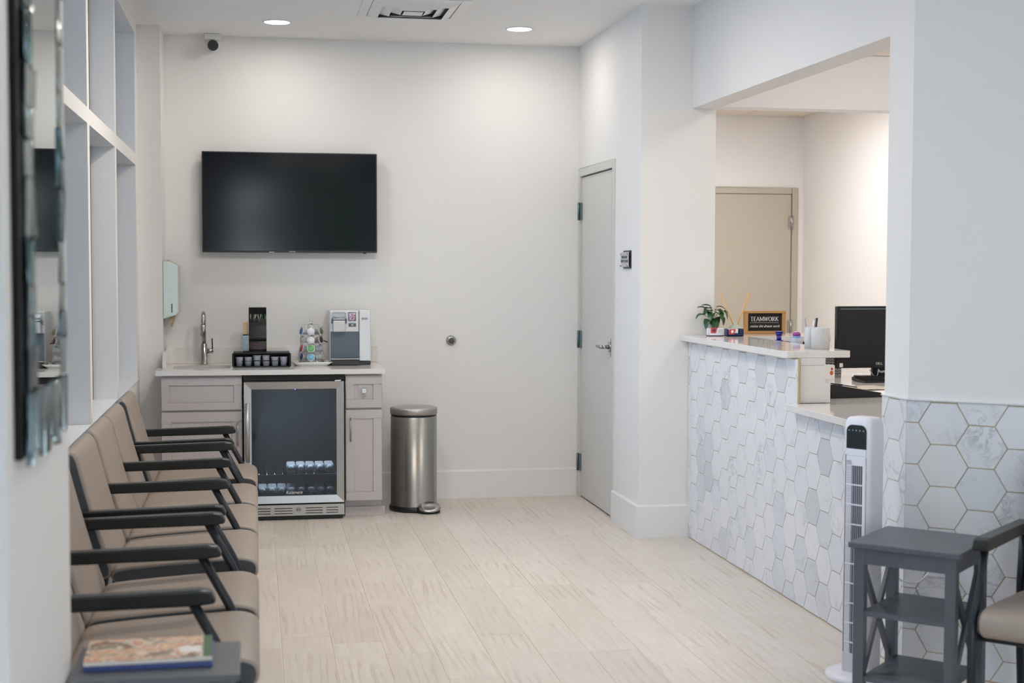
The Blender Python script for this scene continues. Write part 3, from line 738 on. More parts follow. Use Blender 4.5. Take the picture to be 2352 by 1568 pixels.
# mesh drawer organiser --------------------------------------------------------------------
t = thing('cup_organiser', 'black wire drawer base holding six small paper cups', 'organiser', (.035, 8.975, ZC))
b = B(); w_, d_, h_ = .172, .115, .092
B().box(-w_, w_, -d_, d_, h_-.010, h_-.004).build('lid', 'black_metal', t, bevel=.002)
b.box(-w_, -w_+.004, -d_, d_, .004, h_-.01).box(w_-.004, w_, -d_, d_, .004, h_-.01).box(-w_, w_, d_-.004, d_, .004, h_-.01).box(-w_, w_, -d_, d_, .001, .006)
b.build('shell', 'black_metal', t)
fr = B().tube([(x, -d_-.004, z) for x, z in rrect(2*w_+.006, h_-.006, .010, 3, 0, h_/2)], .004, 6, closed=True); fr.build('drawer_frame', 'black_metal', t)
B().tube([(-w_+.05, -d_-.004, h_*.44), (w_-.05, -d_-.004, h_*.44)], .0018, 6).tube([(-.052, -d_-.004, h_*.44), (-.052, -d_-.006, h_*.83)], .0018, 6).tube([(.048, -d_-.004, h_*.44), (.048, -d_-.006, h_*.83)], .0018, 6).tube([(-.052, -d_-.006, h_*.47), (.048, -d_-.006, h_*.47)], .0018, 6).build('drawer_handle', 'black_metal', t)
cupp = None
cup_lab = ['leftmost white paper cup in the black drawer', 'second white paper cup from the left in the black drawer', 'third paper cup from the left in the black drawer, tall', 'fourth paper cup from the left in the black drawer, tall', 'second white paper cup from the right in the black drawer', 'rightmost white paper cup in the black drawer']
for k in range(6):
    x = .035-.135+k*.054
    if cupp is None:
        cupp = B().lathe([(.0180, 0), (.0225, .050), (.0245, .052), (.0245, .056), (.020, .056)], n=20).build('paper_cup', 'cup_paper'); o = cupp
    else: o = cupp.copy(); COL.objects.link(o)
    o.location = (x, 8.90, ZC+.007); o.scale = (1, 1, 1.18 if k in (2, 3) else 1)
    tag(o, cup_lab[k], 'cup', 'cups in the black drawer')
# tower
t = thing('condiment_tower', 'tall black tower organiser with straws and sugar packets on the wire drawer', 'organiser', (.012, 8.99, ZC+.0885))
b = B(); w_, d_, h_ = .054, .06, .277
b.box(-w_, -w_+.003, -d_, d_, 0, h_).box(w_-.003, w_, -d_, d_, 0, h_).box(-w_, w_, d_-.003, d_, 0, h_).box(-w_, w_, -d_, d_, 0, .003).box(-w_, w_, -d_+.02, d_, h_-.003, h_)
b.build('shell', 'black_metal', t)
B().box(-.0015, .0015, -d_+.01, d_, .18, h_-.003).box(-w_, w_, -d_, d_, .178, .181).box(-w_, w_, -d_, d_, .090, .093).build('divider', 'black_metal', t)
for z0, z1 in ((.005, .068), (.094, .165), (.182, .21)):
    B().prism([(-d_-.006, z1), (-d_-.004, z1), (-d_+.001, z0), (-d_-.001, z0)], 0, -w_+.003, w_-.003).build('front_panel', 'smoke_plastic', t)
B().box(-w_, w_, -d_-.001, -d_+.003, .165, .180).box(-w_, w_, -d_-.001, -d_+.003, .083, .092).build('front_rail', 'black_metal', t)
random.seed(5)
for k in range(13):
    x = .012+random.uniform(-.045, .045); dx = random.uniform(-.012, .014)
    if abs(x-.012) < .006: x += .01
    o = B().cyl((0, 0, 0), (dx, -.01, .052), .0022, 6).build('straw', 'green_straw' if k % 2 else 'paper'); o.location = (x, 8.955+random.uniform(0, .03), ZC+.0885+.183)
    tag(o, 'thin %s stirring straw in the top of the black tower' % ('green' if k % 2 else 'white'), 'straw', 'straws in the black tower')
for k in range(5):
    o = B().box(-.016, .016, 0, .003, 0, .052).build('sugar_packet', 'pink_packet'); o.location = (-.015+k*.013, 8.955+.01*k-.006, ZC+.0885+.0035); o.rotation_euler = (0, R(-8+5*k), 0)
    tag(o, 'pink sweetener packet in the bottom of the black tower', 'packet', 'packets in the black tower')
o = B().box(-.026, .026, 0, .003, 0, .034).build('sugar_packet', 'lilac_packet'); o.location = (.012, 8.937, ZC+.0885+.0035)
tag(o, 'lilac packet lying across the front of the pink ones in the tower', 'packet')
# stick box
t = thing('stir_stick_box', 'narrow clear box of wooden stir sticks left of the black tower', 'box', (-.061, 8.985, ZC+.0885))
B().box(-.0165, .0165, -.03, .03, 0, .002).box(-.0165, -.015, -.03, .03, 0, .11).box(.015, .0165, -.03, .03, 0, .11).box(-.0165, .0165, .028, .03, 0, .11).box(-.0165, .0165, -.0305, -.0295, 0, .11).build('holder', 'smoke_plastic', t)
B().box(-.0175, .0175, -.031, -.029, .104, .111).build('rim', 'black_metal', t)
for k in range(6):
    for q in range(2):
        o = B().box(-.0023, .0023, 0, .0015, 0, .182).build('stir_stick', 'bamboo'); o.location = (-.061-.0125+k*.005, 8.962+q*.022, ZC+.0885+.0025)
        tag(o, 'flat wooden stir stick standing in the narrow box', 'stir stick', 'stir sticks in the narrow box')

# pod carousel
t = thing('white_tray', 'white ceramic rectangular tray under the wire coffee pod carousel', 'tray', (.345, 9.02, ZC))
B().prism(rrect(.20, .16, .03, 4), 2, .0005, .006).build('foot', 'white_ceramic', t)
tr = B(); a = rrect(.215, .17, .035, 4); c2 = rrect(.262, .215, .05, 4); n = len(a)
tr.add([(x, y, .006) for x, y in a]+[(x, y, .024) for x, y in c2]+[(x*.985, y*.985, .0255) for x, y in c2]+[(x*.97, y*.97, .0105) for x, y in a], [tuple(range(n-1, -1, -1)), tuple(range(3*n, 4*n))]+[(r*n+i, r*n+(i+1) % n, (r+1)*n+(i+1) % n, (r+1)*n+i) for r in range(3) for i in range(n)], True)
tr.build('dish', 'white_ceramic', t)
CX, CY, CZ = .345, 9.02, ZC+.0112
t = thing('pod_carousel', 'chrome wire carousel stand for coffee pods beside the brewer', 'pod stand', (CX, CY, CZ))
ring = lambda r, z, n=28: [(r*math.cos(2*math.pi*i/n), r*math.sin(2*math.pi*i/n), z) for i in range(n)]
B().tube(ring(.082, .006), .004, 8, True).tube(ring(.078, .018), .0025, 8, True).build('base_ring', 'chrome', t)
B().cyl((0, 0, .012), (0, 0, .262), .003, 8).build('pole', 'chrome', t)
b = B()
for k in range(3):
    a = k*math.pi/3; b.tube([(.08*math.cos(a), .08*math.sin(a), .012), (-.08*math.cos(a), -.08*math.sin(a), .012)], .002, 6)
b.build('spoke', 'chrome', t)
B().tube([(.010*math.cos(q), 0, .272+.010*math.sin(q)) for q in [2*math.pi*i/14 for i in range(14)]], .0022, 6, True).build('finial_loop', 'chrome', t)
wires = []
for k in range(6):
    a = R(-95+60*k)
    for q in range(4):
        z = .045+q*.054
        ca, sa = math.cos(a), math.sin(a)
        rg = [(.066*ca-.022*math.cos(p)*sa+.008*ca*math.sin(p)*0, .066*sa+.022*math.cos(p)*ca, z+.022*math.sin(p)) for p in [2*math.pi*i/16 for i in range(16)]]
        wires.append(rg)
for k in range(6):
    b = B(); a = R(-95+60*k)
    for rg in wires[k*4:k*4+4]: b.tube(rg, .0014, 5, True)
    b.tube([(.086*math.cos(a+.42), .086*math.sin(a+.42), .012), (.07*math.cos(a+.34), .07*math.sin(a+.34), .12), (.066*math.cos(a+.36), .066*math.sin(a+.36), .24), (0, 0, .25)], .0014, 5)
    b.build('pod_holder', 'chrome', t)
podp = None; cols_ = ['pod_blue', 'pod_olive', 'pod_brown', 'pod_green', 'pod_red', 'pod_navy', 'pod_sky', 'pod_yellow']
skip = {(4, 1), (1, 0), (1, 1), (5, 3)}; desc = {'pod_blue': 'blue', 'pod_olive': 'olive', 'pod_brown': 'dark brown', 'pod_green': 'green', 'pod_red': 'red', 'pod_navy': 'navy', 'pod_sky': 'sky blue', 'pod_yellow': 'yellow', 'pod_white': 'plain white'}
lids = {(0, 3): 'pod_white', (0, 2): 'pod_white', (0, 1): 'pod_green', (0, 0): 'pod_sky', (5, 3): 'pod_blue', (5, 2): 'pod_brown', (5, 1): 'pod_red', (5, 0): 'pod_navy', (1, 3): 'pod_olive', (1, 2): 'pod_brown'}
rown = ['bottom row', 'second row up', 'third row up', 'top row']
for k in range(6):
    for q in range(4):
        if (k, q) in ((1, 0), (1, 1), (5, 2)): continue
        lid = lids.get((k, q), cols_[(k*3+q) % 8])
        side = {0: 'facing the room', 1: 'facing right', 5: 'facing left'}.get(k, 'on the wall side')
        a = R(-95+60*k); z = .045+q*.054
        pd = thing('coffee_pod', 'coffee pod with %s lid, %s of carousel, %s' % (desc[lid], rown[q], side), 'coffee pod', (CX+.049*math.cos(a), CY+.049*math.sin(a), CZ+z-.006), 0, 'pods on the carousel')
        pd.rotation_euler = (0, R(78), a)
        o = B().lathe([(.0155, -.02), (.0205, .018), (.0245, .019), (.0245, .0215), (.021, .022)], n=20).build('cup', 'pod_white', pd)
        o = B().lathe([(.0205, .0222), (.0205, .0232), (.004, .0234)], n=20).build('lid', lid, pd)
# brewer -----------------------------------------------------------------------------------
t = thing('coffee_brewer', 'white and slate grey pod coffee brewer with a small colour screen', 'coffee machine', (.457, 8.965, ZC))
B().box(0, .185, .035, .29, .022, .345).build('body', 'silver_plastic', t, bevel=.006)
B().box(.186, .258, .03, .28, .026, .346).build('water_tank', 'silver_plastic', t, bevel=.004)
B().box(.200, .240, .028, .031, .286, .300).build('tank_badge', 'grey_plastic', t, bevel=.003)
B().box(.006, .184, .028, .036, .042, .212).build('front_panel', 'slate_plastic', t, bevel=.002)
B().box(.0, .258, .04, .285, .0005, .024).build('foot', 'black_plastic', t, bevel=.003)
B().prism([(-.02, .002), (.038, .002), (.038, .040), (-.012, .040), (-.02, .03)], 0, .008, .186).build('drip_tray', 'black_plastic', t, bevel=.003)
B().box(.008, .186, -.013, -.004, .0395, .043).build('tray_edge', 'nickel', t)
b = B().prism([(.03, .335), (-.014, .330), (-.026, .295), (-.026, .286), (.03, .286)], 0, .018, .098); b.build('brew_head', 'clear_plastic', t, bevel=.004)
B().tube([(.014, .02, .265), (.014, -.02, .292), (.02, -.036, .300), (.096, -.036, .300), (.102, -.02, .292), (.102, .02, .265)], .0045, 8).build('brew_handle', 'nickel', t)
B().prism([(.035, .210), (-.018, .212), (-.024, .284), (.035, .286)], 0, .020, .096).build('pod_chamber', 'silver_plastic', t, bevel=.006)
B().box(.012, .104, -.026, .03, .2835, .2875).build('seam', 'slate_plastic', t)
B().box(.118, .166, .0275, .036, .278, .334).build('screen_bezel', 'slate_plastic', t, bevel=.002)
B().box(.122, .162, .026, .028, .282, .330).build('screen', 'screen_picture', t)
b_ = B().box(.120, .166, .0265, .036, .243, .264).build('button_panel', 'slate_plastic', t, bevel=.002)
B().box(.136, .149, .0255, .027, .251, .256).build('button', 'paper', t)
tag(B().tube([(.449, 9.14, ZC+.14), (.43, 9.16, ZC+.146), (.415, 9.2, ZC+.146)], .004, 8).build('brewer_cord', 'black_plastic'), 'short black cord leaving the left side of the brewer', 'cord')

# trash can ------------------------------------------------------------------------------------------
t = thing('pedal_bin', 'tall round stainless steel pedal bin with domed lid against the white wall', 'trash can', (.978, 8.91, 0))
B().lathe([(.150, .024), (.146, .03), (.146, .592), (.142, .596)], n=48).build('body', 'can_steel', t)
B().lathe([(.152, .0), (.157, .006), (.155, .028), (.148, .034)], n=48).build('base', 'black_plastic', t)
B().lathe([(.143, .594), (.143, .606)], n=48).build('rim', 'black_plastic', t)
B().lathe([(.148, .606), (.149, .640), (.146, .646), (.12, .654), (.06, .660), (.005, .662)], n=48).build('lid', 'brushed_steel', t)
p = B().prism(rrect(.15, .09, .044, 8, .075, -.140), 2, .001, .036).build('pedal_mount', 'black_plastic', t, bevel=.004)
B().lathe([(.060, .036), (.062, .040), (.056, .048), (.03, .042), (.005, .041)], n=32, mtx=Matrix.Translation((.078, -.165, .004)) @ Matrix.Rotation(R(28), 4, 'X') @ Matrix.Diagonal((1.15, .85, 1, 1))).build('pedal', 'nickel', t)

# ================================================================ WAITING CHAIRS
def cushion(profile, y0, y1, r, n=4):
    """profile (x, z) lofted along y with rounded end edges of radius r"""
    P = profile if sum(profile[i][0]*profile[(i+1) % len(profile)][1]-profile[(i+1) % len(profile)][0]*profile[i][1] for i in range(len(profile))) > 0 else profile[::-1]
    st = [(y0+r*(1-math.sin(R(90*i/n))), r*(1-math.cos(R(90*i/n)))) for i in range(n, -1, -1)]
    st += [(y1-r*(1-math.sin(R(90*i/n))), r*(1-math.cos(R(90*i/n)))) for i in range(0, n+1)]
    vs = []; k = len(P)
    for y, g in st: vs += [(x, y, z) for x, z in (inset(P, 0, 0, g) if g > 1e-6 else P)]
    b = B().add(vs, [(i*k+j, i*k+(j+1) % k, (i+1)*k+(j+1) % k, (i+1)*k+j) for i in range(len(st)-1) for j in range(k)]+[tuple(range(k-1, -1, -1)), tuple((len(st)-1)*k+j for j in range(k))], True)
    return b
def smooth_poly(P, it=2):
    for _ in range(it):
        Q = []
        for i in range(len(P)):
            a, b = P[i], P[(i+1) % len(P)]
            Q += [(.75*a[0]+.25*b[0], .75*a[1]+.25*b[1]), (.25*a[0]+.75*b[0], .25*a[1]+.75*b[1])]
        P = Q
    return P
def bend_seat(y0, y1):
    prof = [(-.50, .368), (-.04, .362), (.004, .385), (.006, .440), (-.04, .462), (-.11, .460), (-.25, .454), (-.46, .440), (-.515, .430), (-.525, .40)]
    return smooth_poly(prof, 2)
def bench(name, label, arms, loc, rz=0):
    """arms = local y of each armrest, near to far; +x is forward. One seat between neighbours"""
    t = thing(name, label, 'chair', loc, rz)
    arms = sorted(arms)
    for i, (a, c) in enumerate(zip(arms[:-1], arms[1:])):
        y0, y1 = a+.028, c-.028
        st = cushion(bend_seat(0, 0), y0+.006, y1-.006, .016).build('seat', 'taupe_vinyl', t)
        for ya, yb in ((y0+.001, y0+.012), (y1-.012, y1-.001)):
            B().prism(inset(bend_seat(0, 0), 0, 0, .0095), 1, ya, yb).build('side_panel', 'charcoal_vinyl', st, bevel=.002, seg=1)
        bp = smooth_poly([(-.505, .405), (-.538, .50), (-.584, .66), (-.618, .79), (-.630, .842), (-.655, .868), (-.684, .860), (-.691, .82), (-.682, .72), (-.650, .56), (-.61, .42), (-.565, .385)], 2)
        bk = cushion(bp, y0+.008, y1-.008, .024, 6).build('backrest', 'taupe_vinyl', t)
        for ya, yb in ((y0+.002, y0+.016), (y1-.016, y1-.002)):
            B().prism(inset(bp, 0, 0, .013), 1, ya, yb).build('side_panel', 'charcoal_vinyl', bk, bevel=.002, seg=1)
        B().tube([(-.50, y0+.03, .40), (-.535, y0+.03, .42), (-.555, y0+.03, .47)], .006, 8).tube([(-.50, y1-.03, .40), (-.535, y1-.03, .42), (-.555, y1-.03, .47)], .006, 8).build('bracket', 'nickel', t)
    for k, a in enumerate(arms):
        end = k in (0, len(arms)-1)
        b = B().prism([(-.655, .612), (-.16, .619), (-.114, .624), (-.108, .634), (-.122, .658), (-.15, .663), (-.65, .650)], 1, a-.024, a+.024)
        b.build('armrest', 'arm_plastic', t, bevel=.007, seg=3)
        B().tube([(-.172, a, .628), (-.090, a, .475), (-.055, a, .40), (-.050, a, .33), (-.055, a, .006)], .0145, 10).build('front_leg', 'chair_frame_metal', t)
        B().tube([(-.630, a, .625), (-.600, a, .44), (-.600, a, .30), (-.640, a, .006)], .0145, 10).build('rear_leg', 'chair_frame_metal', t)
        B().cyl((-.055, a, .0), (-.055, a, .010), .019, 12).cyl((-.640, a, 0), (-.640, a, .010), .019, 12).build('foot', 'black_plastic', t)
        B().tube([(-.055, a, .355), (-.30, a, .350), (-.55, a, .352)], .011, 8).build('side_rail', 'chair_frame_metal', t)
    B().tube([(-.10, arms[0], .352), (-.10, arms[-1], .352)], .013, 8).build('front_rail', 'chair_frame_metal', t)
    B().tube([(-.50, arms[0], .352), (-.50, arms[-1], .352)], .013, 8).build('back_rail', 'chair_frame_metal', t)
    return t
bench('armchair', 'single taupe armchair with black arms, farthest in the row beside the sink cabinet', [7.29-7.575, 7.86-7.575], (0, 7.575, 0))
bench('bench_seat', 'three-seat taupe bench with black arms in the middle of the window row', [5.235-6.19, 5.885-6.19, 6.525-6.19, 7.145-6.19], (0, 6.19, 0))
bench('bench_seat', 'two-seat taupe bench with black arms nearest the magazine table', [3.86-4.465, 4.485-4.465, 5.075-4.465], (0, 4.465, 0))
bench('armchair', 'taupe armchair with black arms cut off at the right edge, beside the grey side table', [-.28, .28], (2.386, 3.884, 0), R(225))

# side tables ----------------------------------------------------------------------------------------
def side_table(label, loc, rz, w_=.375, d_=.375, H=.61):
    """width w_ along local x (front), depth d_ along y; crossed braces on the two x ends"""
    t = thing('side_table', label, 'side table', loc, rz)
    a, c = w_/2, d_/2
    B().box(-a, a, -c, c, H-.018, H).build('table_top', 'table_paint', t, bevel=.004)
    L = .036; i = .016
    for sx in (-1, 1):
        for sy in (-1, 1):
            x0 = sx*(a-i-L/2); y0 = sy*(c-i-L/2)
            B().box(x0-L/2, x0+L/2, y0-L/2, y0+L/2, 0, H-.018).build('leg', 'table_paint', t, bevel=.002)
    b = B()
    for s in (-1, 1):
        y0 = s*(c-i-.010); b.box(-a+i+L, a-i-L, y0-.008, y0+.008, H-.072, H-.018)
        x0 = s*(a-i-.010); b.box(x0-.008, x0+.008, -c+i+L, c-i-L, H-.072, H-.018)
    b.build('apron', 'table_paint', t, bevel=.001)
    for z in (.362, .140):
        B().box(-a+i+.030, a-i-.030, -c+i+.006, c-i-.006, z, z+.018).build('shelf', 'table_paint', t, bevel=.002)
    for s in (-1, 1):
        x0 = s*(a-i-.020)
        z0, z1 = .158, H-.072
        y0, y1 = -c+i+L, c-i-L
        for q in (-1, 1):
            P = [(y0, z0), (y0+.014, z0), (y1, z1-.026), (y1, z1), (y1-.014, z1), (y0, z0+.026)]
            if q < 0: P = [(-y, z) for y, z in P]
            B().prism(P, 0, x0-.006+(q*.0035), x0+.006+(q*.0035)).build('cross_brace', 'table_paint', t)
    return t
cx = Vector((1.947+2.475, 4.452+4.44))/2
side_table('slate grey three-tier side table with crossed braces in front of the tower fan', (2.211, 4.447, 0), R(-45), .375, .375)
side_table('slate grey side table with magazines on it, in the near left corner', (-.228, 3.355, 0), 0, .375, .295)
t = thing('magazine', 'blue-spined magazine at the bottom of the pair on the near side table', 'magazine', (-.245, 3.375, .611))
B().box(-.142, .142, -.095, .095, 0, .010).build('pages', 'magazine_blue', t, bevel=.001)
t = thing('magazine', 'magazine with a colourful photo cover and white label on top of the pair', 'magazine', (-.248, 3.385, .622), R(1.5))
B().box(-.142, .142, -.096, .092, 0, .009).build('pages', 'page_white', t)
B().box(-.1425, .1425, -.0965, .0925, .009, .0104).build('cover', 'magazine_cover', t)
B().box(.068, .117, -.055, .0, .0104, .0108).build('address_label', 'paper', t)
B().box(.122, .1425, -.0967, .0925, .0104, .0108).build('cover_band', 'magazine_green', t)

# ================================================================ MIRROR on the near pier
t = thing('wall_mirror', 'tall mirror with a frame of broken mirror strips on the near left pier', 'mirror', (-.42, 2.88, 1.18))
B().box(0, .014, -.275, .27, 0, 1.25).build('backing', 'mirror_black', t, bevel=.003)
B().box(.014, .0195, -.128, .196, .118, 1.14).build('mirror_glass', 'mirror_silver', t)
random.seed(11)
def shard(y0, y1, z0, z1, tilt):
    b = B(); n = 5
    top = [(y0+(y1-y0)*i/n, z1+random.uniform(-.004, .004)) for i in range(n+1)]; bot = [(y0+(y1-y0)*i/n, z0+random.uniform(-.004, .004)) for i in range(n, -1, -1)]
    yc, zc = (y0+y1)/2, (z0+z1)/2
    b.prism([(y-yc, z-zc) for y, z in bot+top], 0, -.002, .004)
    o = b.build('mirror_shard', random.choice(('mirror_edge', 'mirror_edge', 'mirror_shade')), t, bevel=.001, seg=1)
    o.location = (.019, yc, zc); o.rotation_euler = (0, R(random.uniform(-2.5, 2.5)), R(random.uniform(-9, 9)))
    return o
z = .118
while z < 1.14:
    h = random.uniform(.05, .11); h = min(h, 1.145-z)
    shard(-.235, -.188, z+.002, z+h, 0); shard(-.185, -.132, z+.002, z+h*.97, 0); shard(.200, .238, z+.002, z+h, 0); shard(.240, .266, z+.001, z+h, 0)
    z += h
y = -.25
while y < .262:
    w_ = random.uniform(.014, .026); shard(y, min(y+w_, .268), random.uniform(-.022, .012), .113, 0); y += w_+.001

# ================================================================ RECEPTION COUNTER
ZR = 1.149
t = thing('raised_counter', 'raised white quartz transaction counter on top of the tiled half wall', 'countertop', (0, 0, ZR))
B().prism([(2.362, YC-.002), (2.362, 6.137), (2.376, 6.123), (2.672, 6.123), (2.682, 6.133), (2.682, YC-.002)], 2, -.031, 0).build('slab', 'quartz', t, bevel=.0015, seg=1)
B().box(2.4295, 2.56, 6.126, 6.163, -.066, -.0315).box(2.4295, 2.556, 6.116, 6.163, -.236, -.0665).build('end_panel', 'quartz', t)
B().box(2.556, 2.582, 6.118, 6.16, -.236, -.145).build('end_step', 'quartz', t)
t = thing('desk_worktop', 'lower white quartz worktop running into the reception desk', 'countertop', (0, 0, ZC))
B().prism([(2.362, 6.104), (2.362, 5.207), (3.55, 5.207), (3.55, 7.86), (2.563, 7.86), (2.563, 6.104)], 2, -.030, 0).build('slab', 'quartz', t, bevel=.0015, seg=1)
b = B().box(2.59, 2.63, 5.3, 7.8, 0-.911, -.0305).box(3.45, 3.5, 5.3, 7.8, -.911, -.0305); b.build('support', 'cabinet_paint', t)
t = thing('ledge_shelf', 'raised quartz ledge crossing behind the transaction counter', 'shelf', (0, 0, ZR))
B().box(2.69, 3.165, 7.50, 7.87, -.031, 0).build('slab', 'quartz', t, bevel=.0015, seg=1)
B().box(2.70, 3.155, 7.56, 7.60, -.2375, -.0315).build('panel', 'ink_grey', t)  # dark grey stands in for the shade beneath the ledge

# things on the raised counter
t = thing('desk_sign', 'wood-framed black letter board reading TEAMWORK behind the card holders', 'sign', (2.889, 7.80, ZR))
W2, H_ = .124, .133
f = B()
f.box(-W2, W2, 0, .022, .0005, .017).box(-W2, W2, 0, .022, H_-.014, H_).box(-W2, -W2+.022, 0, .022, .017, H_-.014).box(W2-.020, W2, 0, .022, .017, H_-.014)
f.build('frame', 'frame_wood', t, bevel=.0015, seg=1)
B().box(-W2+.02, W2-.018, .012, .016, .015, H_-.012).build('board', 'chalk_black', t)
# serif capitals built from strokes
L = {'T': [('h', .0, 1, 1), ('v', .5, 0, 1)], 'E': [('v', .2, 0, 1), ('h', 0, 1, 1), ('h', 0, 1, 0), ('h', .2, .8, .5)],
     'A': [('d', .08, 0, .5, 1, .5), ('d', .92, 0, .5, 1, 1.2), ('h', .25, .75, .33)], 'M': [('d', .1, 0, .1, 1, .5), ('d', .1, 1, .5, .1, 1.1), ('d', .5, .1, .9, 1, .5), ('d', .9, 0, .9, 1, 1.2)],
     'W': [('d', .05, 1, .28, 0, 1.2), ('d', .28, 0, .5, .95, .5), ('d', .5, .95, .72, 0, 1.2), ('d', .72, 0, .95, 1, .5)],
     'O': [('o',)], 'R': [('v', .2, 0, 1), ('r',), ('d', .45, .5, .95, 0, 1.1)], 'K': [('v', .2, 0, 1), ('d', .2, .42, .85, 1, .5), ('d', .42, .6, .95, 0, 1.2)]}
wd_ = {'T': .85, 'E': .75, 'A': .95, 'M': 1.15, 'W': 1.25, 'O': .95, 'R': .9, 'K': .95}
def stroke(b, x0, z0, x1, z1, w_):
    d = Vector((x1-x0, z1-z0)).normalized(); n = Vector((-d.y, d.x))*w_/2
    P = [(x0+n.x, z0+n.y), (x1+n.x, z1+n.y), (x1-n.x, z1-n.y), (x0-n.x, z0-n.y)]
    b.prism(P, 1, .0105, .012)
tot = sum(wd_[c] for c in 'TEAMWORK'); sc = .170/tot; hl = .0235; x = -.0845; zb = .074
b = B()
for c in 'TEAMWORK':
    wl = wd_[c]*sc*.90; T_ = .0034
    for s in L[c]:
        if s[0] == 'h': stroke(b, x+s[1]*wl, zb+s[3]*hl, x+s[2]*wl, zb+s[3]*hl, .0016)
        elif s[0] == 'v':
            stroke(b, x+s[1]*wl, zb, x+s[1]*wl, zb+hl, T_)
            for zz_ in (zb, zb+hl): stroke(b, x+s[1]*wl-.0035, zz_, x+s[1]*wl+.0035, zz_, .0012)
        elif s[0] == 'd':
            stroke(b, x+s[1]*wl, zb+s[2]*hl, x+s[3]*wl, zb+s[4]*hl, T_*(.9 if s[5] > 1 else .5))
            if c in 'AMWK':
                for px_, pz_ in ((s[1], s[2]), (s[3], s[4])):
                    if pz_ in (0, 1) and not (c == 'A' and pz_ == 1) and not (c == 'W' and pz_ == 0): stroke(b, x+px_*wl-.003, zb+pz_*hl, x+px_*wl+.003, zb+pz_*hl, .0012)
        elif s[0] == 'o':
            n = 20; cxo, czo = x+.5*wl, zb+hl/2
            for i in range(n):
                a0, a1 = 2*math.pi*i/n, 2*math.pi*(i+1)/n
                stroke(b, cxo+.45*wl*math.cos(a0), czo+.49*hl*math.sin(a0), cxo+.45*wl*math.cos(a1), czo+.49*hl*math.sin(a1), .0012+.0024*abs(math.cos((a0+a1)/2)))
        elif s[0] == 'r':
            n = 10; cxo, czo = x+.45*wl, zb+hl*.74
            for i in range(n):
                a0, a1 = -math.pi/2+math.pi*i/n, -math.pi/2+math.pi*(i+1)/n
                stroke(b, cxo+.36*wl*math.cos(a0), czo+.25*hl*math.sin(a0), cxo+.36*wl*math.cos(a1), czo+.25*hl*math.sin(a1), .0012+.0022*abs(math.cos((a0+a1)/2)))
            stroke(b, x+.2*wl, zb+hl*.985, cxo, zb+hl*.985, .0014); stroke(b, x+.2*wl, zb+hl*.49, cxo, zb+hl*.49, .0014)
    x += wd_[c]*sc
b.build('lettering', 'chalk_white', t)
B().box(-.085, .085, .0105, .012, .0640, .0650).build('rule_line', 'chalk_white', t)
text('makes the dream work', 'lettering', .0205, 'chalk_white', t, (0.001, .0108, .044), (R(90), 0, 0), shear=.45, sx=.93)

def card_box(name, label, loc, rz, body, w_, card_h):
    t = thing(name, label, 'card holder', loc, rz)
    b = B().box(-w_, w_, -.022, .022, .001, .006).box(-w_, w_, .018, .022, .001, .042)
    b.box(-w_, -w_+.003, -.022, .022, .001, .042).box(w_-.003, w_, -.022, .022, .001, .042)
    if body == 'white_plastic': b.box(-w_, w_, -.022, -.018, .001, .0435)
    else: b.box(-w_, w_, -.022, -.018, .001, .018).box(-w_, -w_+.010, -.022, -.018, .018, .040).box(w_-.022, w_, -.022, -.018, .018, .040)
    b.build('tray', body, t, bevel=.001, seg=1)
    B().box(-w_+.012, w_-.002, .010, .014, .0, .004).build('foot', 'ink_grey', t)
    return t
CPY = 7.585
t = card_box('card_holder', 'white business card box with a red printed card in front of the plant', (2.519, CPY, ZR), 0, 'white_plastic', .046, .05)
c1 = B().box(-.042, .042, -.016, .014, .007, .044).build('card', 'paper', t)
B().prism([(-.034, .048), (.004, .048), (-.004, .017), (-.034, .017)], 1, -.0235, -.0222).build('printed_logo', 'red_print', c1)
B().sphere((-.016, -.0238, .033), .009, 10, 6, (1, .08, 1)).build('printed_face', 'ink_grey', c1)
b = B()
for k in range(4): b.box(.006, .028, -.0232, -.0225, .020+k*.006, .0208+k*.006)
b.build('printed_lines', 'grey_plastic', c1)
t = card_box('card_holder', 'navy blue card holder with a red printed card left of the wooden sign', (2.612, CPY-.045, ZR), 0, 'navy_plastic', .048, .05)
c1 = B().box(-.040, .018, -.0165, .014, .007, .041).build('card', 'paper', t)
B().prism([(-.034, .041), (.002, .041), (-.008, .012), (-.038, .012)], 1, -.0235, -.0222).build('printed_logo', 'red_print', c1)
B().sphere((-.018, -.0238, .027), .008, 10, 6, (1, .08, 1)).build('printed_face', 'paper', c1)

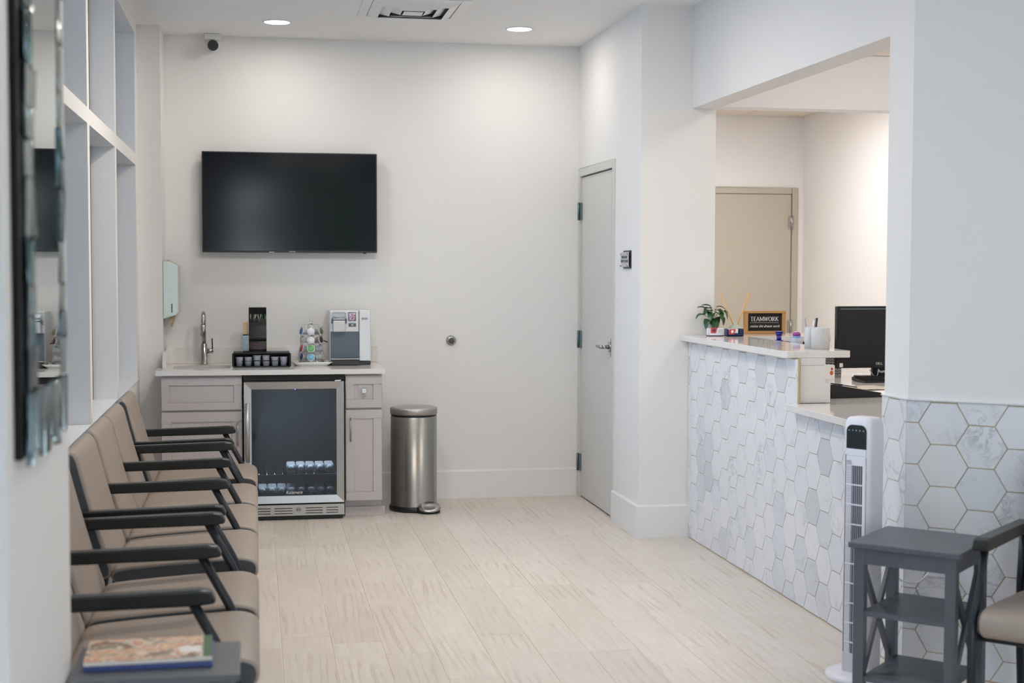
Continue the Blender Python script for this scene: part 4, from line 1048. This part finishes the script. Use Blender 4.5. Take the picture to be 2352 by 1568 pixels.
# pothos plant
t = thing('potted_plant', 'small green leafy plant in a pale pot behind the white card box', 'plant', (2.535, 7.672, ZR))
B().lathe([(.030, .0005), (.036, .06), (.038, .072), (.034, .072), (.031, .062), (.005, .060)], n=24).build('pot', 'planter', t)
def leaf(o3, az, L_, W_, droop, pitch0=.3):
    """heart-shaped curved leaf blade growing from o3 toward azimuth az"""
    n = 9; vs = []; fs = []
    for i in range(n+1):
        u = i/n; wd = W_*(math.sin(math.pi*min(1, u*.92+.08))**.7)*(1-u*.35) if i < n else .0006
        ang = pitch0-droop*u
        r = L_*u; x = r*math.cos(ang*.5); z = r*math.sin(pitch0-droop*u*.6)
        for j in (-1, 0, 1): vs.append((x-(.10*L_ if (j and i == 0) else 0), j*wd/2, z-(0 if j == 0 else -abs(wd)*.22)))
    for i in range(n):
        for j in (0, 1): a = i*3+j; fs.append((a, a+1, a+4, a+3))
    k = len(vs); th = [(x, y, z-.0008) for x, y, z in vs]; vs2 = vs+th
    f2 = fs+[tuple(q+k for q in reversed(f)) for f in fs]
    rim = [i*3 for i in range(n+1)]+[n*3+1, n*3+2]+[i*3+2 for i in range(n-1, -1, -1)]+[1]
    f2 += [(rim[i], rim[(i+1) % len(rim)], rim[(i+1) % len(rim)]+k, rim[i]+k) for i in range(len(rim))]
    b = B().add(vs2, f2, True); return b
# (azimuth, reach, height, leaf length, width, droop)
LV = [(-168, .060, .115, .055, .034, 1.2), (-150, .020, .135, .060, .044, 1.1), (-120, .020, .125, .070, .048, 1.6), (-95, .012, .095, .075, .055, 2.0), (-70, .035, .125, .058, .042, 1.8), (-40, .045, .135, .055, .040, 2.0),
      (-175, .055, .155, .042, .026, .5), (-100, .018, .075, .068, .050, 2.2), (-20, .020, .160, .050, .022, 1.1), (-60, .050, .100, .045, .034, 2.4), (170, .020, .165, .045, .028, .4), (30, .02, .14, .05, .036, 1.3), (120, .02, .15, .05, .036, 1.0), (-140, .035, .085, .06, .045, 2.1)]
for az, reach, hgt, l_, w_, dr_ in LV:
    a = R(az); bx, by = reach*math.cos(a), reach*math.sin(a)
    B().tube([(0, 0, .06), (bx*.5, by*.5, hgt*.86), (bx, by, hgt)], .0013, 5).build('stem', 'stem_green', t)
    b = leaf((0, 0, 0), 0, l_*1.08, w_*1.25, dr_); b.build('leaf', 'leaf_green', t, loc=(bx, by, hgt), rot=(0, 0, a))
# reed diffuser
t = thing('reed_diffuser', 'frosted glass reed diffuser with two crossed reeds beside the plant', 'diffuser', (2.655, 7.65, ZR))
B().lathe([(.034, .0005), (.040, .008), (.040, .034), (.034, .050), (.016, .056), (.0145, .072), (.0125, .072), (.013, .054)], n=28).build('bottle', 'pale_frost', t)
B().lathe([(.034, .003), (.037, .008), (.036, .034), (.005, .035)], n=24).build('scented_oil', 'clear_plastic', t)
for s in (-1, 1):
    rd = thing('diffuser_reed', 'pale reed leaning %s out of the frosted diffuser' % ('left' if s < 0 else 'right'), 'reed', (2.655, 7.65, ZR+.006), 0, 'reeds in the diffuser')
    for q in range(3):
        B().tube([(-s*.010+q*.002, (q-1)*.003, 0), (s*.085+q*.0035-.0035, (q-1)*.004, .232-q*.003)], .0025, 6).build('reed_stick', 'reed', rd)
# pen cups
for k, (x, y, r_, lab) in enumerate(((2.595, 6.375, .035, 'pale speckled stone cup, the farther of the pair on the counter end'), (2.600, 6.285, .0425, 'wider pale speckled stone cup, the nearer of the pair on the counter end'))):
    o = B().lathe([(r_, .0005), (r_, .098), (r_-.001, .1), (r_-.004, .1), (r_-.005, .02), (.003, .018)], n=36).build('pen_cup', 'concrete'); o.location = (x, y, ZR)
    tag(o, lab, 'pen cup')
for dx, dy, lx, m_, lab in ((-.012, 0, -.020, 'grey_plastic', 'grey pen leaning left in the stone cup'), (.004, .005, .020, 'grey_plastic', 'grey marker leaning right in the stone cup'), (.018, 0, .012, 'black_plastic', 'black-tipped pen in the stone cup'), (.0, -.01, .012, 'white_plastic', 'short white pen in the stone cup')):
    o = B().cyl((0, 0, 0), (lx, -.004, .120 if 'short' not in lab else .108), .0042, 10).build('pen', m_); o.location = (2.588+dx, 6.375+dy*.6, ZR+.022)
    tag(o, lab, 'pen')

# inner desk things
o = B().box(2.70, 2.84, 6.90, 7.40, ZC+.001, ZC+.205).build('desk_hutch', 'ink_grey', bevel=.002); tag(o, 'dark grey organiser block behind the raised counter', 'organiser')
t = thing('rubber_stamp', 'blue self-inking stamp on a black base behind the counter edge', 'stamp', (2.745, 7.20, ZC+.2055))
B().box(-.022, .050, -.02, .02, .0, .022).build('base', 'black_plastic', t, bevel=.004)
B().cyl((0, 0, .02), (0, 0, .028), .022, 20).cyl((0, 0, .028), (0, 0, .048), .013, 16).cyl((0, 0, .05), (0, 0, .068), .014, 16, .020).cyl((0, 0, .068), (0, 0, .074), .022, 20).build('handle', 'royal_blue', t)
t = thing('hand_stamp', 'light blue stamp with a purple ball grip in a clear cup', 'stamp', (2.765, 7.0, ZC+.2065))
B().lathe([(.030, 0), (.020, .03), (.018, .045), (.022, .058)], n=24).build('grip', 'light_blue_plastic', t)
B().sphere((0, 0, .066), .021, 20, 12, (1, 1, .72)).build('knob', 'purple_plastic', t)
o = B().lathe([(.029, .0), (.036, .050), (.0345, .050), (.028, .002)], n=28, cap=False).build('clear_cup', 'cup_clear'); o.location = (2.765, 7.0, ZC+.206); tag(o, 'clear plastic cup around the purple-topped stamp', 'cup')
# monitor
t = thing('monitor', 'black computer monitor on the reception desk, half hidden by the wall', 'monitor', (3.40, 7.46, ZC), R(2))
B().box(-.215, .33, .012, .045, .06, .405).build('case', 'black_plastic', t, bevel=.004)
B().box(-.209, .324, .010, .0125, .108, .399).build('screen', 'screen_black', t)
B().box(-.196, .324, .0085, .0102, .3885, .3905).build('screen_bar', 'led_white', t)
B().box(-.215, .33, .006, .014, .060, .102).build('chin', 'black_plastic', t, bevel=.002)
text('DELL', 'logo', .018, 'paper', t, (.040, .0055, .083), (R(90), 0, 0))
B().box(-.200, -.180, .0045, .006, .066, .088).build('sticker', 'paper', t)
B().box(.02, .10, .045, .07, .012, .25).box(-.06, .18, -.03, .12, .0005, .012).build('stand', 'black_plastic', t, bevel=.003)
tag(B().tube([(3.36, 7.42, .965), (3.37, 7.40, .94), (3.385, 7.40, .925), (3.40, 7.40, .935), (3.41, 7.41, .968)], .0025, 6).build('cable', 'grey_plastic'), 'thin grey cable loop hanging below the monitor', 'cable')
tag(B().tube([(3.415, 7.43, .958), (3.43, 7.42, .950), (3.46, 7.42, .955), (3.50, 7.43, .95)], .006, 8).build('cable', 'grey_plastic'), 'thicker grey cable bundle under the right of the monitor', 'cable')
t = thing('keyboard', 'black keyboard lying in front of the monitor', 'keyboard', (3.42, 7.25, ZC))
B().prism([(-.08, .001), (.09, .001), (.09, .022), (-.08, .012)], 0, -.20, .12).build('case', 'black_plastic', t, bevel=.003)
for r in range(4):
    for k in range(14):
        x = -.19+k*.0215; y = -.062+r*.034
        B().box(x, x+.018, y, y+.026, .013+.002*r, .019+.003*r).build('key', 'soft_black', t)
t = thing('chevron_pot', 'white cylinder pot with black chevron pattern left of the monitor', 'pot', (3.245, 7.66, ZC))
B().lathe([(.048, .0005), (.048, .130), (.045, .130), (.043, .004)], n=32).build('pot', 'white_ceramic', t)
for r in range(8):
    b = B()
    for k in range(14):
        a0 = 2*math.pi*k/14
        for s in (-1, 1):
            a1, a2 = a0+s*.03, a0+s*.19; z0 = .012+r*.0142
            P = [(a1, z0), (a2, z0+.008), (a2, z0+.0135), (a1, z0+.0055)]
            vs = [(rr*math.cos(a), rr*math.sin(a), z) for rr in (.0478, .0487) for a, z in P]
            b.add(vs, [(0, 1, 2, 3), (7, 6, 5, 4), (0, 4, 5, 1), (1, 5, 6, 2), (2, 6, 7, 3), (3, 7, 4, 0)])
    b.build('chevron_band', 'black_plastic', t)
t = thing('tissue_box', 'small white box with orange print beside the chevron pot', 'box', (3.130, 7.46, ZC))
B().box(-.03, .035, -.02, .05, .0005, .078).build('carton', 'paper', t, bevel=.001)
B().sphere((.018, -.0205, .058), .007, 10, 6, (1, .1, 1)).build('printed_dot', 'red_print', t); B().sphere((.016, -.0205, .036), .010, 10, 6, (1, .1, 1.3)).build('printed_flame', 'orange_print', t)
t = thing('signature_pad', 'black wedge-shaped desk terminal on the low worktop', 'terminal', (2.80, 6.36, ZC))
B().prism([(-.125, .0005), (.145, .0005), (.148, .010), (.140, .022), (-.125, .068), (-.14, .060)], 1, -.02, .16, mtx=Matrix.Rotation(R(7), 4, 'Z')).build('case', 'black_plastic', t, bevel=.002)
B().prism([(-.165, .076), (.02, .047), (.022, .051), (-.165, .080)], 1, 0, .14, mtx=Matrix.Rotation(R(7), 4, 'Z')).build('top_plate', 'soft_black', t)
for x, y, rz_, m_, lab in ((3.12, 6.85, 12, 'faint_paper_print', 'paper form with faint yellow print on the desk'), (3.03, 6.62, -6, 'paper', 'plain white sheet in front of the printed form')):
    o = B().box(-.11, .11, -.14, .14, .0, .0012).build('paper_sheet', m_); o.location = (x, y, ZC+.0008); o.rotation_euler = (0, 0, R(rz_)); tag(o, lab, 'paper')
o = B().box(-.075, .03, -.01, .012, 0, .008).build('stapler', 'black_plastic', bevel=.003); o.location = (3.0, 7.02, ZC+.001); tag(o, 'flat black stapler lying left of the keyboard', 'stapler')

# ================================================================ TOWER FAN
t = thing('tower_fan', 'white tower fan with black display standing by the tiled pier', 'fan', (2.214, 4.925, 0), R(-56))
# local -y is the front
BW, BD = .118, .104
B().lathe([(.128, .0), (.131, .008), (.128, .020), (.09, .026), (.02, .028)], n=48).build('base', 'white_plastic', t)
prof = rrect(BW, BD, .022, 5)
bd = B(); n = len(prof); lev = [(.026, 1.0), (.90, 1.0), (.935, .99), (.958, .95), (.970, .88), (.976, .76), (.978, .4)]
bd.add([(x*s, y*s, z) for z, s in lev for x, y in prof], [tuple(range(n-1, -1, -1)), tuple((len(lev)-1)*n+i for i in range(n))]+[(r*n+i, r*n+(i+1) % n, (r+1)*n+(i+1) % n, (r+1)*n+i) for r in range(len(lev)-1) for i in range(n)], True)
bd.build('body', 'white_plastic', t)
yf = -BD/2
dp = [(-.042, .862), (.042, .862)]+[(x, z) for x, z in rrect(.084, .12, .024, 6, 0, .890) if z > .862]
B().prism(dp, 1, yf-.002, yf+.01).build('display_panel', 'black_plastic', t, bevel=.001, seg=1)
b = B()
for k in range(5): b.sphere((-.030+k*.015, yf-.0025, .930), .0024, 8, 6, (1, .3, 1))
b.build('display_icons', 'led_white', t)
B().box(-.042, .042, yf-.003, yf+.01, .836, .861).build('collar', 'white_plastic', t, bevel=.003)
gr = B().box(-.045, -.0425, yf-.0015, yf+.002, .10, .838).build('grille_edge_line', 'mauve_gap', t)  # mauve strip along the edge of the grille
gl = B().box(-.040, .042, yf-.0006, yf+.002, .10, .832).build('outlet_backing', 'soft_black', t)
b = B()
for k in range(7): b.box(-.012+k*.0082-.0015, -.012+k*.0082+.0022, yf-.003, yf-.0006, .10, .80)
b.build('vertical_vane', 'grey_plastic', t)
b = B()
for k in range(120): b.box(-.040, -.016, yf-.0045, yf-.0006, .10+k*.006, .10+k*.006+.0044)
o = b.build('fine_grille', 'white_plastic', t); o['kind'] = 'stuff'
B().box(-.040, .042, yf-.0045, yf-.0006, .80, .834).build('vane_cap', 'white_plastic', t, bevel=.001)
B().box(.030, .042, yf-.0045, yf-.0006, .10, .80).build('side_strip', 'white_plastic', t)
for k in range(1, 10): B().box(-.040, .042, yf-.005, yf-.0028, .80-k*.0735, .805-k*.0735).build('cross_bar', 'white_plastic', t)

# wall plug and cord behind the table
pw = Vector((PX, PY, 0))+AD*.125-AN*.004
t = thing('wall_plug', 'small white power plug on the angled tiled wall behind the side table', 'plug', (pw.x, pw.y, .43), ANG-R(90))
B().box(-.035, .035, -.004, .002, -.057, .057).build('cover_plate', 'white_plastic', t, bevel=.002)
B().box(-.02, .03, -.03, -.004, -.016, .016).build('plug_body', 'white_plastic', t, bevel=.006)
q = pw-AN*.03
pts = [(2.27, 4.86, .545), (2.245, 4.80, .50), (2.235, 4.78, .46), (2.26, 4.77, .42), (2.30, 4.77, .395), (2.36, 4.775, .385), (q.x-.03, q.y-.015, .40), (q.x, q.y, .43)]
sm = []
for i in range(len(pts)-1):
    p0 = Vector(pts[max(0, i-1)]); p1 = Vector(pts[i]); p2 = Vector(pts[i+1]); p3 = Vector(pts[min(len(pts)-1, i+2)])
    for s in range(5):
        u = s/5; sm.append(.5*((2*p1)+(-p0+p2)*u+(2*p0-5*p1+4*p2-p3)*u*u+(-p0+3*p1-3*p2+p3)*u**3))
sm.append(Vector(pts[-1]))
tag(B().tube(sm, .0038, 8).build('power_cord', 'plug_cord'), 'white power cord looping from the tower fan to the wall plug', 'cord')

# ---- reception panel lights (ceiling, out of view) and the lamp over the desk ----
for pi_, (x, y, z) in enumerate(((3.5, 6.6, CEIL), (3.5, 5.2, CEIL), (3.3, 9.3, 2.75))):
    t = thing('panel_light', 'square ceiling panel light in the reception room', 'ceiling light', (x, y, z), 0, 'reception panel lights')
    B().box(-.3, .3, -.3, .3, -.012, -.0005).build('frame', 'trim_paint', t); B().box(-.28, .28, -.28, .28, -.0135, -.0122).build('diffuser', 'panel_light', t)
    area('reception_lamp', (x, y, z-.02), (0, 0, 0), .55, .55, RECEP[pi_], (1, .975, .975))

# ---- outdoors -------------------------------------------------------------------------------------
struct(B().box(-40, -.9, -40, 30, -.2, -.12).box(-.9, 30, -40, Y0-.2, -.2, -.12), 'ground_outside', 'pavement')
random.seed(3)
for k, (x, y, r_) in enumerate(((-7, -12, 1.6), (2, -14, 1.9), (6, -13, 1.5))):
    t = thing('outdoor_tree', 'round green tree outside the storefront', 'tree', (x, y, -.12), 0, 'trees outside the storefront')
    B().cyl((0, 0, 0), (0, 0, 1.6), .12, 8).build('trunk', 'frame_wood', t)
    b = B(); b.sphere((0, 0, 2.6), r_, 20, 14)
    b.v = [v+Vector((noise.noise(v*1.3), noise.noise(v*1.3+Vector((9, 0, 0))), noise.noise(v*1.3+Vector((0, 9, 0)))))*.6 for v in b.v]
    b.build('crown', 'hedge_green', t)
